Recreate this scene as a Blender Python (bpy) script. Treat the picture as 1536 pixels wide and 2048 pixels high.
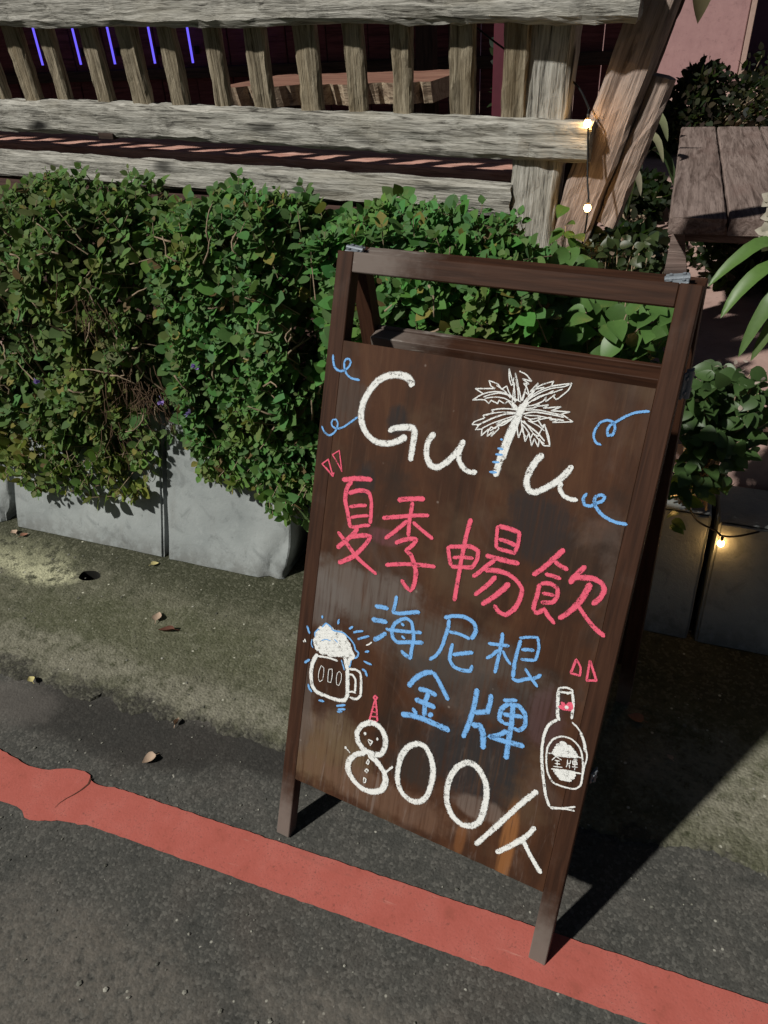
import bpy, bmesh, math, random
import numpy as np
from mathutils import Matrix, Vector, noise as mnoise

scene = bpy.context.scene
for o in list(bpy.data.objects):
    bpy.data.objects.remove(o, do_unlink=True)
COL = scene.collection
rad = math.radians

# ------------------------------------------------------------------ camera
cam_d = bpy.data.cameras.new('camera')
cam = bpy.data.objects.new('camera', cam_d)
COL.objects.link(cam)
cam_d.sensor_fit = 'VERTICAL'
cam_d.sensor_height = 36.0
cam_d.lens = 36.0 * 1455.48 / 2048.0
cam_d.clip_start = 0.02
cam_d.clip_end = 300.0
cam.matrix_world = (Matrix.Translation((0.5004, -0.6223, 1.2183)) @ Matrix.Rotation(rad(22.062), 4, 'Z')
                    @ Matrix.Rotation(rad(55.450), 4, 'X') @ Matrix.Rotation(rad(-3.478), 4, 'Z'))
scene.camera = cam

# ------------------------------------------------------------------ night light: one hard street light, almost no sky
LIGHT_DIR = Vector((0.70, 0.83, -1.0)).normalized()
world = bpy.data.worlds.new('World')
scene.world = world
world.use_nodes = True
wn = world.node_tree.nodes
sky = wn.new('ShaderNodeTexSky')
sky.sky_type = 'NISHITA'
sky.sun_disc = False
sky.sun_elevation = math.asin(-LIGHT_DIR.z)
sky.sun_rotation = math.atan2(-LIGHT_DIR.x, -LIGHT_DIR.y)
world.node_tree.links.new(sky.outputs[0], wn['Background'].inputs[0])
wn['Background'].inputs[1].default_value = 0.013
sun_d = bpy.data.lights.new('street_light', 'SUN')
sun_d.energy = 4.0
sun_d.angle = rad(2.0)
sun_d.color = (1.0, 0.97, 0.90)
sun = bpy.data.objects.new('street_light', sun_d)
COL.objects.link(sun)
sun.rotation_euler = LIGHT_DIR.to_track_quat('-Z', 'Y').to_euler()
sun.location = (-3.0, -4.0, 5.0)
scene.view_settings.view_transform = 'Standard'
scene.view_settings.look = 'None'
scene.view_settings.exposure = 0.0
scene.view_settings.gamma = 1.0
scene.view_settings.use_curve_mapping = False
scene.render.engine = 'CYCLES'

# ------------------------------------------------------------------ materials
def lin(r, g, b):
    f = lambda c: (c / 255 / 12.92) if c <= 10 else ((c / 255 + 0.055) / 1.055) ** 2.4
    return (f(r), f(g), f(b), 1)

class NT:
    def __init__(self, name):
        self.m = bpy.data.materials.new(name)
        self.m.use_nodes = True
        self.t = self.m.node_tree
        self.n = self.t.nodes
        self.b = self.n['Principled BSDF']
        self.tc = self.n.new('ShaderNodeTexCoord')
        self.out = self.n['Material Output']
    def link(self, a, b): self.t.links.new(a, b)
    def mapping(self, scale=(1, 1, 1), loc=(0, 0, 0), rot=(0, 0, 0), src='Object'):
        mp = self.n.new('ShaderNodeMapping')
        mp.inputs['Scale'].default_value = scale
        mp.inputs['Location'].default_value = loc
        mp.inputs['Rotation'].default_value = rot
        self.link(self.tc.outputs[src], mp.inputs[0])
        return mp.outputs[0]
    def noise(self, vec, scale=5, detail=6, rough=.6, dist=0):
        x = self.n.new('ShaderNodeTexNoise')
        x.inputs['Scale'].default_value = scale
        x.inputs['Detail'].default_value = detail
        x.inputs['Roughness'].default_value = rough
        x.inputs['Distortion'].default_value = dist
        self.link(vec, x.inputs['Vector'])
        return x.outputs['Fac']
    def voro(self, vec, scale=50, feature='F1', out='Distance', rnd=1.0):
        x = self.n.new('ShaderNodeTexVoronoi')
        x.feature = feature
        x.inputs['Scale'].default_value = scale
        x.inputs['Randomness'].default_value = rnd
        self.link(vec, x.inputs['Vector'])
        return x.outputs[out]
    def ramp(self, fac, stops, interp='LINEAR'):
        x = self.n.new('ShaderNodeValToRGB')
        x.color_ramp.interpolation = interp
        while len(x.color_ramp.elements) < len(stops): x.color_ramp.elements.new(0.5)
        for e, (p, c) in zip(x.color_ramp.elements, stops):
            e.position = p
            e.color = c if len(c) == 4 else (*c, 1)
        self.link(fac, x.inputs[0])
        return x.outputs[0]
    def step(self, fac, a, b):
        x = self.n.new('ShaderNodeMapRange')
        x.interpolation_type = 'SMOOTHSTEP'
        x.inputs[1].default_value = a
        x.inputs[2].default_value = b
        self.link(fac, x.inputs[0])
        return x.outputs[0]
    def mix(self, fac, a, b, mode='MIX'):
        x = self.n.new('ShaderNodeMix')
        x.data_type = 'RGBA'
        x.blend_type = mode
        for s, v in ((x.inputs[0], fac), (x.inputs[6], a), (x.inputs[7], b)):
            if hasattr(v, 'links'): self.link(v, s)
            else: s.default_value = v
        return x.outputs[2]
    def math(self, op, a, b=0.0, clamp=False):
        x = self.n.new('ShaderNodeMath')
        x.operation = op
        x.use_clamp = clamp
        for s, v in ((x.inputs[0], a), (x.inputs[1], b)):
            if hasattr(v, 'links'): self.link(v, s)
            else: s.default_value = v
        return x.outputs[0]
    def sep(self, vec):
        x = self.n.new('ShaderNodeSeparateXYZ')
        self.link(vec, x.inputs[0])
        return x.outputs
    def blob(self, sx, sy, cx, cy, rx, ry, wob=None, amt=.5):
        """soft mask of an elongated patch centred at cx,cy in the object's x,y"""
        a = self.math('DIVIDE', self.math('SUBTRACT', sx, cx), rx)
        b = self.math('DIVIDE', self.math('SUBTRACT', sy, cy), ry)
        d = self.math('SQRT', self.math('ADD', self.math('MULTIPLY', a, a), self.math('MULTIPLY', b, b)))
        if wob is not None:
            d = self.math('ADD', d, self.math('MULTIPLY', self.math('SUBTRACT', wob, .5), amt * 2))
        return self.step(d, 1.1, .6)
    def color(self, c):
        if hasattr(c, 'links'): self.link(c, self.b.inputs['Base Color'])
        else: self.b.inputs['Base Color'].default_value = c
    def rough(self, r):
        if hasattr(r, 'links'): self.link(r, self.b.inputs['Roughness'])
        else: self.b.inputs['Roughness'].default_value = r
    def spec(self, s): self.b.inputs['Specular IOR Level'].default_value = s
    def bump(self, h, strength=.5, dist=.01):
        x = self.n.new('ShaderNodeBump')
        x.inputs['Strength'].default_value = strength
        x.inputs['Distance'].default_value = dist
        self.link(h, x.inputs['Height'])
        self.link(x.outputs[0], self.b.inputs['Normal'])

def mat_asphalt():
    k = NT('asphalt')
    v = k.mapping()
    n0 = k.noise(v, 3.2, 4, .6)
    n1 = k.noise(v, 11, 6, .65)
    n2 = k.noise(v, 62, 6, .72)
    n3 = k.noise(v, 300, 3, .7)
    lum = k.noise(v, 32, 3, .6, .3)
    c = k.ramp(n1, [(.28, (.050, .051, .047)), (.50, (.074, .073, .066)), (.72, (.100, .094, .084))])
    c = k.mix(k.math('MULTIPLY', k.step(n0, .5, .68), .5), c, (.090, .076, .065, 1))
    c = k.mix(k.math('MULTIPLY', k.step(n2, .52, .76), .7), c, (.145, .137, .120, 1))
    c = k.mix(k.math('MULTIPLY', k.step(n2, .46, .28), .85), c, (.026, .026, .023, 1))
    c = k.mix(k.math('MULTIPLY', k.step(n3, .50, .34), .55), c, (.024, .024, .021, 1))
    cell = k.voro(v, 210, 'F1', 'Color')
    cs = k.sep(cell)
    c = k.mix(k.math('MULTIPLY', k.step(cs[0], .62, .95), .28), c, (.23, .22, .195, 1))
    c = k.mix(k.math('MULTIPLY', k.step(cs[1], .60, .95), .35), c, (.035, .035, .031, 1))
    sp = k.voro(v, 58)
    pick = k.noise(v, 41, 1, .5)
    c = k.mix(k.math('MULTIPLY', k.step(sp, .17, .08), k.step(pick, .60, .65)), c, (.38, .37, .32, 1))
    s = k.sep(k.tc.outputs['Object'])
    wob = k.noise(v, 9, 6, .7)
    worn = k.math('MAXIMUM', k.blob(s[0], s[1], -.25, -.36, .34, .16, wob, .6), k.blob(s[0], s[1], .42, -.25, .40, .08, wob, .7))  # paler brown patches; the lamp's falloff is painted into the road colour
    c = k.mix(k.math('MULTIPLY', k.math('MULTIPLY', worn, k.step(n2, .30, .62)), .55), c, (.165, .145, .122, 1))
    wet = k.math('MAXIMUM', k.blob(s[0], s[1], -.44, .105, .36, .080, wob, .6), k.blob(s[0], s[1], -.10, .14, .34, .05, wob, .65))
    c = k.mix(k.math('MULTIPLY', wet, .70), c, (.026, .024, .022, 1))
    dusty = k.blob(s[0], s[1], -.74, .09, .17, .07, wob, .65)
    c = k.mix(k.math('MULTIPLY', dusty, .5), c, (.135, .122, .11, 1))
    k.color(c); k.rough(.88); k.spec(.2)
    gr = k.math('MULTIPLY', k.math('SUBTRACT', 1.0, k.voro(v, 210)), .20)
    h = k.math('ADD', k.math('MULTIPLY', n2, .55), k.math('ADD', gr, k.math('MULTIPLY', lum, .55)))
    k.bump(h, .6, .005)
    return k.m

def mat_apron():
    k = NT('mossy_concrete')
    v = k.mapping()
    n0 = k.noise(v, 2.6, 3, .6)
    n1 = k.noise(v, 8, 7, .66)
    n2 = k.noise(v, 38, 8, .74)
    n3 = k.noise(v, 190, 4, .7)
    c = k.ramp(n1, [(.28, (.064, .067, .042)), (.45, (.108, .108, .072)), (.58, (.143, .139, .098)), (.74, (.20, .19, .142))])
    c = k.mix(k.math('MULTIPLY', k.step(n0, .46, .64), .45), c, (.165, .155, .120, 1))
    c = k.mix(k.math('MULTIPLY', k.step(n2, .52, .72), .75), c, (.27, .265, .20, 1))
    c = k.mix(k.math('MULTIPLY', k.step(n2, .47, .30), .85), c, (.036, .041, .020, 1))
    c = k.mix(k.math('MULTIPLY', k.step(n3, .46, .3), .5), c, (.045, .045, .03, 1))
    s = k.sep(k.tc.outputs['Object'])
    wob = k.noise(v, 13, 7, .72)
    green = k.math('MAXIMUM', k.blob(s[0], s[1], -.55, .36, .42, .12, wob, .7), k.blob(s[0], s[1], .78, .45, .2, .12, wob, .7))
    c = k.mix(k.math('MULTIPLY', green, .35), c, (.066, .076, .032, 1))
    lich = k.math('MAXIMUM', k.blob(s[0], s[1], -1.08, .535, .22, .085, wob, .9), k.blob(s[0], s[1], -.96, .48, .13, .05, wob, .9))
    c = k.mix(k.math('MULTIPLY', k.math('MULTIPLY', lich, k.step(k.math('ADD', k.math('MULTIPLY', n2, .5), k.math('MULTIPLY', wob, .5)), .43, .52)), .95), c, (.52, .51, .34, 1))
    pale = k.math('MAXIMUM', k.blob(s[0], s[1], -.72, .25, .32, .065, wob, .8), k.blob(s[0], s[1], -.25, .225, .28, .055, wob, .9))
    pale = k.math('MAXIMUM', pale, k.blob(s[0], s[1], .80, .36, .24, .13, wob, .9))
    c = k.mix(k.math('MULTIPLY', k.math('MULTIPLY', pale, k.step(n2, .32, .56)), .55), c, (.28, .265, .21, 1))
    damp = k.step(k.math('ADD', s[1], k.math('MULTIPLY', k.math('SUBTRACT', wob, .5), .16)), .47, .58)  # damp strip by the blocks, with light falloff painted in too
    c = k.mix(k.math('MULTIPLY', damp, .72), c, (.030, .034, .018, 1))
    # eroded front: the tar shows through
    ero = k.step(k.math('ADD', s[1], k.math('MULTIPLY', k.math('SUBTRACT', wob, .5), .22)), .205, .165)
    c = k.mix(k.math('MULTIPLY', ero, .85), c, (.040, .038, .034, 1))
    cs = k.sep(k.voro(v, 170, 'F1', 'Color'))
    c = k.mix(k.math('MULTIPLY', k.step(cs[0], .62, .95), .22), c, (.30, .29, .22, 1))
    c = k.mix(k.math('MULTIPLY', k.step(cs[1], .62, .95), .3), c, (.060, .062, .038, 1))
    sp = k.voro(v, 46)
    pick = k.noise(v, 33, 1, .5)
    c = k.mix(k.math('MULTIPLY', k.step(sp, .18, .08), k.step(pick, .58, .63)), c, (.50, .49, .40, 1))
    k.color(c); k.rough(.9); k.spec(.15)
    gr = k.math('MULTIPLY', k.math('SUBTRACT', 1.0, k.voro(v, 170)), .28)
    h = k.math('ADD', k.math('MULTIPLY', n2, .8), k.math('ADD', gr, k.math('MULTIPLY', n1, 1.0)))
    k.bump(h, .8, .007)
    return k.m

def mat_red():
    k = NT('red_road_paint')
    v = k.mapping()
    n1 = k.noise(v, 14, 6, .65)
    n2 = k.noise(v, 120, 5, .7)
    n3 = k.noise(v, 330, 3, .7)
    c = k.ramp(n1, [(.3, (.41, .102, .078)), (.52, (.455, .120, .095)), (.75, (.49, .148, .120))])
    c = k.mix(k.math('MULTIPLY', k.step(n1, .42, .27), .45), c, (.29, .088, .064, 1))
    c = k.mix(k.math('MULTIPLY', k.step(n2, .42, .27), .6), c, (.15, .058, .045, 1))
    c = k.mix(k.math('MULTIPLY', k.step(n2, .66, .8), .4), c, (.62, .30, .25, 1))
    scr = k.noise(k.mapping((7, 90, 1), rot=(0, 0, .5)), 1, 3, .6)
    c = k.mix(k.math('MULTIPLY', k.step(scr, .66, .76), .45), c, (.62, .33, .27, 1))
    tyre = k.noise(k.mapping((3, 16, 1), rot=(0, 0, -.35)), 1, 5, .65)
    c = k.mix(k.math('MULTIPLY', k.step(tyre, .56, .72), .35), c, (.20, .085, .068, 1))
    worn = k.math('MULTIPLY', k.step(n3, .58, .66), k.step(n1, .40, .58))
    c = k.mix(k.math('MULTIPLY', worn, .55), c, (.085, .060, .052, 1))
    k.color(c); k.rough(.8); k.spec(.2)
    k.bump(k.math('ADD', k.math('MULTIPLY', n2, .5), k.math('MULTIPLY', k.math('SUBTRACT', 1.0, k.voro(v, 210)), .25)), .35, .002)
    return k.m

def mat_wood(name, dark, mid, light, grain=1.0, bump=.5, spots=.5, rough=.85, warm=None, seed=0.0):
    """grain runs along the piece's own x axis"""
    k = NT(name)
    oi = k.n.new('ShaderNodeObjectInfo')
    off = k.n.new('ShaderNodeVectorMath'); off.operation = 'MULTIPLY_ADD'
    comb = k.n.new('ShaderNodeCombineXYZ')
    for i in range(3): k.link(k.math('MULTIPLY', oi.outputs['Random'], 13.7 + 5 * i), comb.inputs[i])
    off.inputs[1].default_value = (1, 1, 1)
    k.link(k.tc.outputs['Object'], off.inputs[0]); k.link(comb.outputs[0], off.inputs[2])
    def mp(sc):
        m = k.n.new('ShaderNodeMapping'); m.inputs['Scale'].default_value = sc
        k.link(off.outputs[0], m.inputs[0]); return m.outputs[0]
    g1 = k.noise(mp((5 * grain, 75 * grain, 75 * grain)), 1, 7, .68, .9)
    g2 = k.noise(mp((16 * grain, 300 * grain, 300 * grain)), 1, 4, .65, .4)
    g3 = k.noise(mp((3, 9, 9)), 1, 4, .6)
    c = k.ramp(g1, [(.34, dark), (.445, mid), (.60, light), (.8, mid)])
    c = k.mix(k.math('MULTIPLY', k.step(g2, .50, .30), .65), c, (*dark[:3], 1))
    c = k.mix(k.math('MULTIPLY', k.step(g3, .5, .72), .45), c, (*(warm or mid)[:3], 1))
    kn = k.voro(mp((4.5, 14, 14)), 1)
    kk = k.noise(mp((2.3, 2.3, 2.3)), 2.1, 2, .5)
    c = k.mix(k.math('MULTIPLY', k.math('MULTIPLY', k.step(kn, .30, .08), k.step(kk, .46, .54)), spots), c, (*[x * .25 for x in dark[:3]], 1))
    k.color(c); k.rough(rough); k.spec(.2)
    k.bump(k.math('ADD', k.math('MULTIPLY', g1, 1.3), k.math('MULTIPLY', g2, .7)), bump, .007)
    return k.m

def mat_board():
    """stained plywood panel: object x = across, y = up the panel (metres)"""
    k = NT('stained_board')
    v = k.mapping()
    s = k.sep(k.tc.outputs['Object'])
    st = k.noise(k.mapping((17, 3.6, 1)), 1, 8, .66, 1.0)
    fine = k.noise(k.mapping((190, 9, 1)), 1, 4, .6)
    big = k.noise(v, 5.5, 5, .6)
    c = k.ramp(st, [(.28, (.024, .0115, .0065)), (.45, (.042, .0175, .0088)), (.58, (.058, .0235, .0110)), (.74, (.088, .040, .019))])
    c = k.mix(k.math('MULTIPLY', k.step(big, .5, .68), .65), c, (.082, .050, .029, 1))
    c = k.mix(k.math('MULTIPLY', k.step(big, .46, .32), .65), c, (.019, .014, .011, 1))
    c = k.mix(k.math('MULTIPLY', k.step(fine, .54, .74), .3), c, (.105, .056, .031, 1))
    wob = k.noise(v, 16, 5, .65)
    # rubbed-out chalk dust, worn varnish and water stains, each with its own shape
    for cx, cy, rx, ry, col, a in (
        (.10, .505, .13, .045, (.120, .100, .088, 1), .55), (.03, .47, .06, .06, (.125, .108, .098, 1), .5), (.26, .455, .17, .05, (.085, .072, .062, 1), .45),
        (.07, .20, .10, .075, (.150, .098, .055, 1), .45), (.20, .165, .16, .035, (.120, .066, .042, 1), .55), (.02, .26, .03, .10, (.090, .070, .060, 1), .5),
        (.33, .30, .09, .085, (.024, .021, .021, 1), .75), (.24, .245, .05, .05, (.030, .022, .018, 1), .6), (.30, .40, .12, .05, (.045, .038, .034, 1), .5),
        (.10, .245, .04, .05, (.12, .085, .050, 1), .4), (.36, .215, .05, .02, (.150, .110, .090, 1), .5), (.43, .40, .035, .05, (.080, .045, .045, 1), .45),
        (.14, .60, .035, .014, (.13, .045, .055, 1), .4), (.04, .80, .04, .05, (.075, .055, .045, 1), .4), (.09, .68, .02, .03, (.022, .017, .016, 1), .6),
        (.36, .67, .05, .06, (.024, .018, .017, 1), .6), (.13, .775, .02, .025, (.020, .017, .017, 1), .6)):
        c = k.mix(k.math('MULTIPLY', k.math('MULTIPLY', k.blob(s[0], s[1], cx, cy, rx, ry, wob, .75), k.step(fine, .15, .6)), min(1, a * 1.5)), c, col)
    hz = k.noise(k.mapping((5, 3.4, 1), loc=(2.3, .7, 0)), 1, 6, .66, 1.2)
    c = k.mix(k.math('MULTIPLY', k.step(hz, .50, .70), .34), c, (.125, .090, .074, 1))
    run = k.noise(k.mapping((70, 9.0, 1)), 1, 6, .68, .6)
    lowm = k.step(s[1], .40, .16)
    c = k.mix(k.math('MULTIPLY', k.math('MULTIPLY', k.step(run, .54, .70), lowm), .42), c, (.20, .160, .140, 1))
    o = k.math('MULTIPLY', k.blob(s[0], s[1], .408, .175, .014, .085, wob, .25), k.step(fine, .2, .5))
    c = k.mix(k.math('MULTIPLY', o, .85), c, (.230, .095, .032, 1))
    o = k.blob(s[0], s[1], .335, .150, .010, .035, wob, .25)
    c = k.mix(k.math('MULTIPLY', o, .6), c, (.175, .070, .025, 1))
    sc = k.voro(v, 46); pk = k.noise(v, 27, 1, .5)
    c = k.mix(k.math('MULTIPLY', k.math('MULTIPLY', k.step(sc, .13, .05), k.step(pk, .60, .66)), .5), c, (.24, .19, .16, 1))
    k.color(c)
    k.rough(k.math('ADD', .50, k.math('MULTIPLY', big, .3)))
    k.spec(.16)
    k.bump(k.math('ADD', k.math('MULTIPLY', fine, .5), st), .25, .002)
    return k.m

def mat_frame():
    k = NT('stained_frame')
    g = k.noise(k.mapping((7, 120, 120)), 1, 5, .62, .5)
    b = k.noise(k.mapping(), 9, 5, .65)
    c = k.ramp(g, [(.3, (.022, .0095, .0055)), (.5, (.040, .0165, .0088)), (.75, (.062, .027, .015))])
    c = k.mix(k.math('MULTIPLY', k.step(b, .55, .75), .35), c, (.090, .060, .048, 1))
    s = k.sep(k.tc.outputs['Object'])
    d = k.math('ADD', s[0], k.math('MULTIPLY', k.math('SUBTRACT', b, .5), .30))
    c = k.mix(k.math('MULTIPLY', k.step(d, .14, .0), .85), c, (.165, .135, .118, 1))
    d2 = k.noise(k.mapping((9, 90, 90)), 1, 4, .6, 1.0)
    c = k.mix(k.math('MULTIPLY', k.math('MULTIPLY', k.step(d, .14, .03), k.step(d2, .55, .65)), .7), c, (.30, .275, .25, 1))
    k.color(c); k.rough(.65); k.spec(.16); k.bump(g, .3, .002)
    return k.m

def mat_chalk(name, col):
    k = NT(name)
    v = k.mapping()
    n = k.noise(v, 900, 3, .75)
    n2 = k.noise(v, 150, 3, .6)
    c = k.mix(k.math('MULTIPLY', n2, .5), (*col, 1), (*[x * .80 for x in col], 1))
    k.color(c); k.rough(1.0); k.spec(0)
    tr = k.n.new('ShaderNodeBsdfTransparent')
    ms = k.n.new('ShaderNodeMixShader')
    f = k.step(k.math('ADD', n, k.math('MULTIPLY', k.math('SUBTRACT', n2, .5), .85)), .29, .44)
    at = k.n.new('ShaderNodeAttribute'); at.attribute_name = 'edge'
    rim = k.math('MAXIMUM', k.math('SUBTRACT', at.outputs['Fac'], .70), 0.0)
    f2 = k.step(k.math('SUBTRACT', n, k.math('MULTIPLY', rim, .55)), .28, .42)
    k.link(k.math('MULTIPLY', f, f2), ms.inputs[0])
    k.link(tr.outputs[0], ms.inputs[1]); k.link(k.b.outputs[0], ms.inputs[2])
    k.link(ms.outputs[0], k.out.inputs['Surface'])
    return k.m

def mat_concrete(name, a, b, c_, stain):
    k = NT(name)
    v = k.mapping()
    n1 = k.noise(v, 6, 5, .6)
    n2 = k.noise(v, 40, 7, .68)
    n3 = k.noise(v, 260, 3, .7)
    dr = k.noise(k.mapping((22, 22, 2.2)), 1, 5, .6)
    c = k.ramp(n1, [(.3, a), (.52, b), (.75, c_)])
    c = k.mix(k.math('MULTIPLY', k.step(dr, .52, .74), .35), c, stain)
    c = k.mix(k.math('MULTIPLY', k.step(n2, .40, .25), .6), c, (*[x * .45 for x in a[:3]], 1))
    mot = k.noise(k.mapping(loc=(3, 1, 7)), 17, 6, .7, .6)
    c = k.mix(k.math('MULTIPLY', k.step(mot, .48, .30), .45), c, (*[x * .55 for x in a[:3]], 1))
    c = k.mix(k.math('MULTIPLY', k.step(mot, .56, .74), .35), c, (*[min(1, x * 1.18) for x in c_[:3]], 1))
    s = k.sep(k.tc.outputs['Object'])
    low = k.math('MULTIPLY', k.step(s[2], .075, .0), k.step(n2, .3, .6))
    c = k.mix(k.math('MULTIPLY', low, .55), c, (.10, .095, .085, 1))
    k.color(c); k.rough(.9); k.spec(.2)
    k.bump(k.math('ADD', n2, k.math('MULTIPLY', n3, .5)), .4, .004)
    return k.m

def mat_leaf(name, spec=.18, rough=.62, trans=.30):
    k = NT(name)
    at = k.n.new('ShaderNodeAttribute'); at.attribute_name = 'Col'
    n = k.noise(k.mapping(), 130, 3, .6)
    c = k.mix(k.math('MULTIPLY', n, .35), at.outputs['Color'], (.02, .03, .01, 1))
    k.color(c); k.rough(rough); k.spec(spec)
    tl = k.n.new('ShaderNodeBsdfTranslucent')
    k.link(k.mix(.5, c, (.10, .20, .02, 1), 'ADD'), tl.inputs[0])
    ms = k.n.new('ShaderNodeMixShader'); ms.inputs[0].default_value = trans
    k.link(k.b.outputs[0], ms.inputs[1]); k.link(tl.outputs[0], ms.inputs[2])
    k.link(ms.outputs[0], k.out.inputs['Surface'])
    return k.m

def mat_plain(name, col, rough=.7, spec=.3, metal=0, var=.25, scale=30, bump=.15):
    k = NT(name)
    n = k.noise(k.mapping(), scale, 5, .65)
    c = k.mix(n, (*[x * (1 - var) for x in col], 1), (*[min(1, x * (1 + var)) for x in col], 1))
    k.color(c); k.rough(rough); k.spec(spec); k.b.inputs['Metallic'].default_value = metal
    k.bump(n, bump, .003)
    return k.m

def mat_emit(name, col, strength):
    k = NT(name)
    e = k.n.new('ShaderNodeEmission')
    e.inputs[0].default_value = (*col, 1); e.inputs[1].default_value = strength
    k.link(e.outputs[0], k.out.inputs['Surface'])
    return k.m

M = {}
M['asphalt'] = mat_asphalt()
M['apron'] = mat_apron()
M['red'] = mat_red()
M['grey_wood'] = mat_wood('weathered_grey_wood', (.046, .042, .036), (.305, .293, .258), (.51, .495, .448), 1.25, .6, 1.0, warm=(.345, .318, .255))
M['slat_wood'] = mat_wood('weathered_slat_wood', (.050, .039, .025), (.215, .178, .122), (.39, .335, .245), 1.1, .75, .4, warm=(.22, .165, .095))
M['seat_wood'] = mat_wood('reddish_seat_wood', (.28, .14, .11), (.58, .31, .245), (.74, .45, .37), .8, .4, .3, warm=(.33, .12, .09))
M['pink_wood'] = mat_wood('rough_sawn_plank', (.125, .090, .074), (.285, .218, .184), (.41, .325, .28), .8, .7, .5, warm=(.27, .205, .172))
M['table_wood'] = mat_wood('table_wood', (.075, .052, .044), (.170, .125, .108), (.28, .215, .19), .55, .4, .3, warm=(.16, .10, .085))
M['dark_wood'] = mat_wood('dark_wood', (.018, .012, .010), (.040, .026, .021), (.065, .042, .034), .6, .4, .2)
M['slab_wood'] = mat_wood('slab_wood', (.10, .05, .035), (.22, .105, .075), (.34, .19, .135), .5, .4, .4)
M['bark_edge'] = mat_wood('pale_bark_edge', (.16, .11, .075), (.36, .27, .19), (.52, .42, .30), .5, .7, .3)
M['board'] = mat_board()
M['frame'] = mat_frame()
M['cw'] = mat_chalk('white_chalk', (.79, .80, .78))
M['cp'] = mat_chalk('pink_chalk', (.78, .125, .195))
M['cb'] = mat_chalk('blue_chalk', (.19, .43, .80))
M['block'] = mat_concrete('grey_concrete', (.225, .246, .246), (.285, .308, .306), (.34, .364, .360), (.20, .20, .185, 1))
M['terrace'] = mat_concrete('pinkish_paving', (.36, .24, .21), (.43, .29, .25), (.48, .34, .30), (.30, .20, .18, 1))
M['soil'] = mat_plain('soil', (.030, .022, .016), .95, .1, 0, .5, 60, .8)
M['leaf'] = mat_leaf('herb_leaf')
M['broad'] = mat_leaf('broad_leaf', .4, .42, .25)
M['petal'] = mat_leaf('petal', .2, .6, .35)
M['twig'] = mat_plain('twig', (.27, .205, .14), .85, .2, 0, .4, 90, .5)
M['dead'] = mat_plain('dry_stalk', (.095, .062, .040), .9, .1, 0, .5, 90, .5)
M['steel'] = mat_plain('galvanised_metal', (.20, .225, .25), .6, .4, .4, .45, 70, .5)
M['wire'] = mat_plain('wire', (.008, .008, .008), .5, .3)
M['bulb'] = mat_emit('warm_bulb', (1.0, .55, .18), 60)
M['bulb_cap'] = mat_plain('bulb_socket', (.05, .04, .03), .5)
M['led'] = mat_emit('violet_tube', (.16, .12, 1.0), 1.15)
M['pink_wall'] = mat_concrete('pink_render', (.30, .180, .180), (.335, .205, .203), (.365, .228, .222), (.27, .155, .155, 1))
M['trim'] = mat_plain('pale_trim', (.36, .26, .22), .7)
M['plum_wall'] = mat_plain('plum_wall', (.05, .03, .06), .8)
M['maroon'] = mat_wood('maroon_boards', (.055, .018, .020), (.11, .036, .040), (.16, .055, .058), .5, .3, .2)
M['red_post'] = mat_plain('red_post', (.085, .016, .026), .6)
M['pot'] = mat_plain('clay_pot', (.10, .065, .05), .75)
M['dry_leaf'] = mat_plain('dry_leaf', (.42, .31, .23), .8, .2, 0, .3, 60, .3)
M['dark_leaf'] = mat_plain('dark_leaf', (.10, .040, .026), .8, .2, 0, .4, 60, .3)
M['yellow_leaf'] = mat_plain('yellow_leaf', (.48, .42, .19), .8, .2, 0, .3, 60, .3)
M['brown_leaf'] = mat_plain('brown_leaf', (.30, .15, .10), .8, .2, 0, .3, 60, .3)
M['chip'] = mat_leaf('stone_chip', .2, .9, 0.0)
M['deck'] = mat_wood('deck_wood', (.030, .018, .015), (.070, .040, .033), (.11, .065, .053), .5, .3, .2)
M['shade_roof'] = mat_plain('shade_roof_sheet', (.08, .075, .07), .8)
M['hole'] = mat_plain('dark_hole', (.008, .008, .006), .95)  # near-black lining of the drain pit
M['olive'] = mat_leaf('olive_leaf', .2, .7, .2)

# ------------------------------------------------------------------ object helpers
def tag(o, label=None, cat=None, group=None, kind=None):
    if label: o['label'] = label
    if cat: o['category'] = cat
    if group: o['group'] = group
    if kind: o['kind'] = kind
    return o

def empty(name, loc=(0, 0, 0), rot=(0, 0, 0)):
    o = bpy.data.objects.new(name, None)
    o.empty_display_size = .05
    COL.objects.link(o)
    o.location = loc; o.rotation_euler = rot
    return o

def mesh_obj(name, verts, faces, mat, parent=None, smooth=False, loc=None, rot=None):
    me = bpy.data.meshes.new(name)
    me.from_pydata([tuple(map(float, v)) for v in verts], [], [tuple(map(int, f)) for f in faces])
    me.materials.append(mat)
    if smooth: me.polygons.foreach_set('use_smooth', [True] * len(me.polygons))
    me.update()
    o = bpy.data.objects.new(name, me)
    COL.objects.link(o)
    if parent: o.parent = parent
    if loc is not None: o.location = loc
    if rot is not None: o.rotation_euler = rot
    return o

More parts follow.
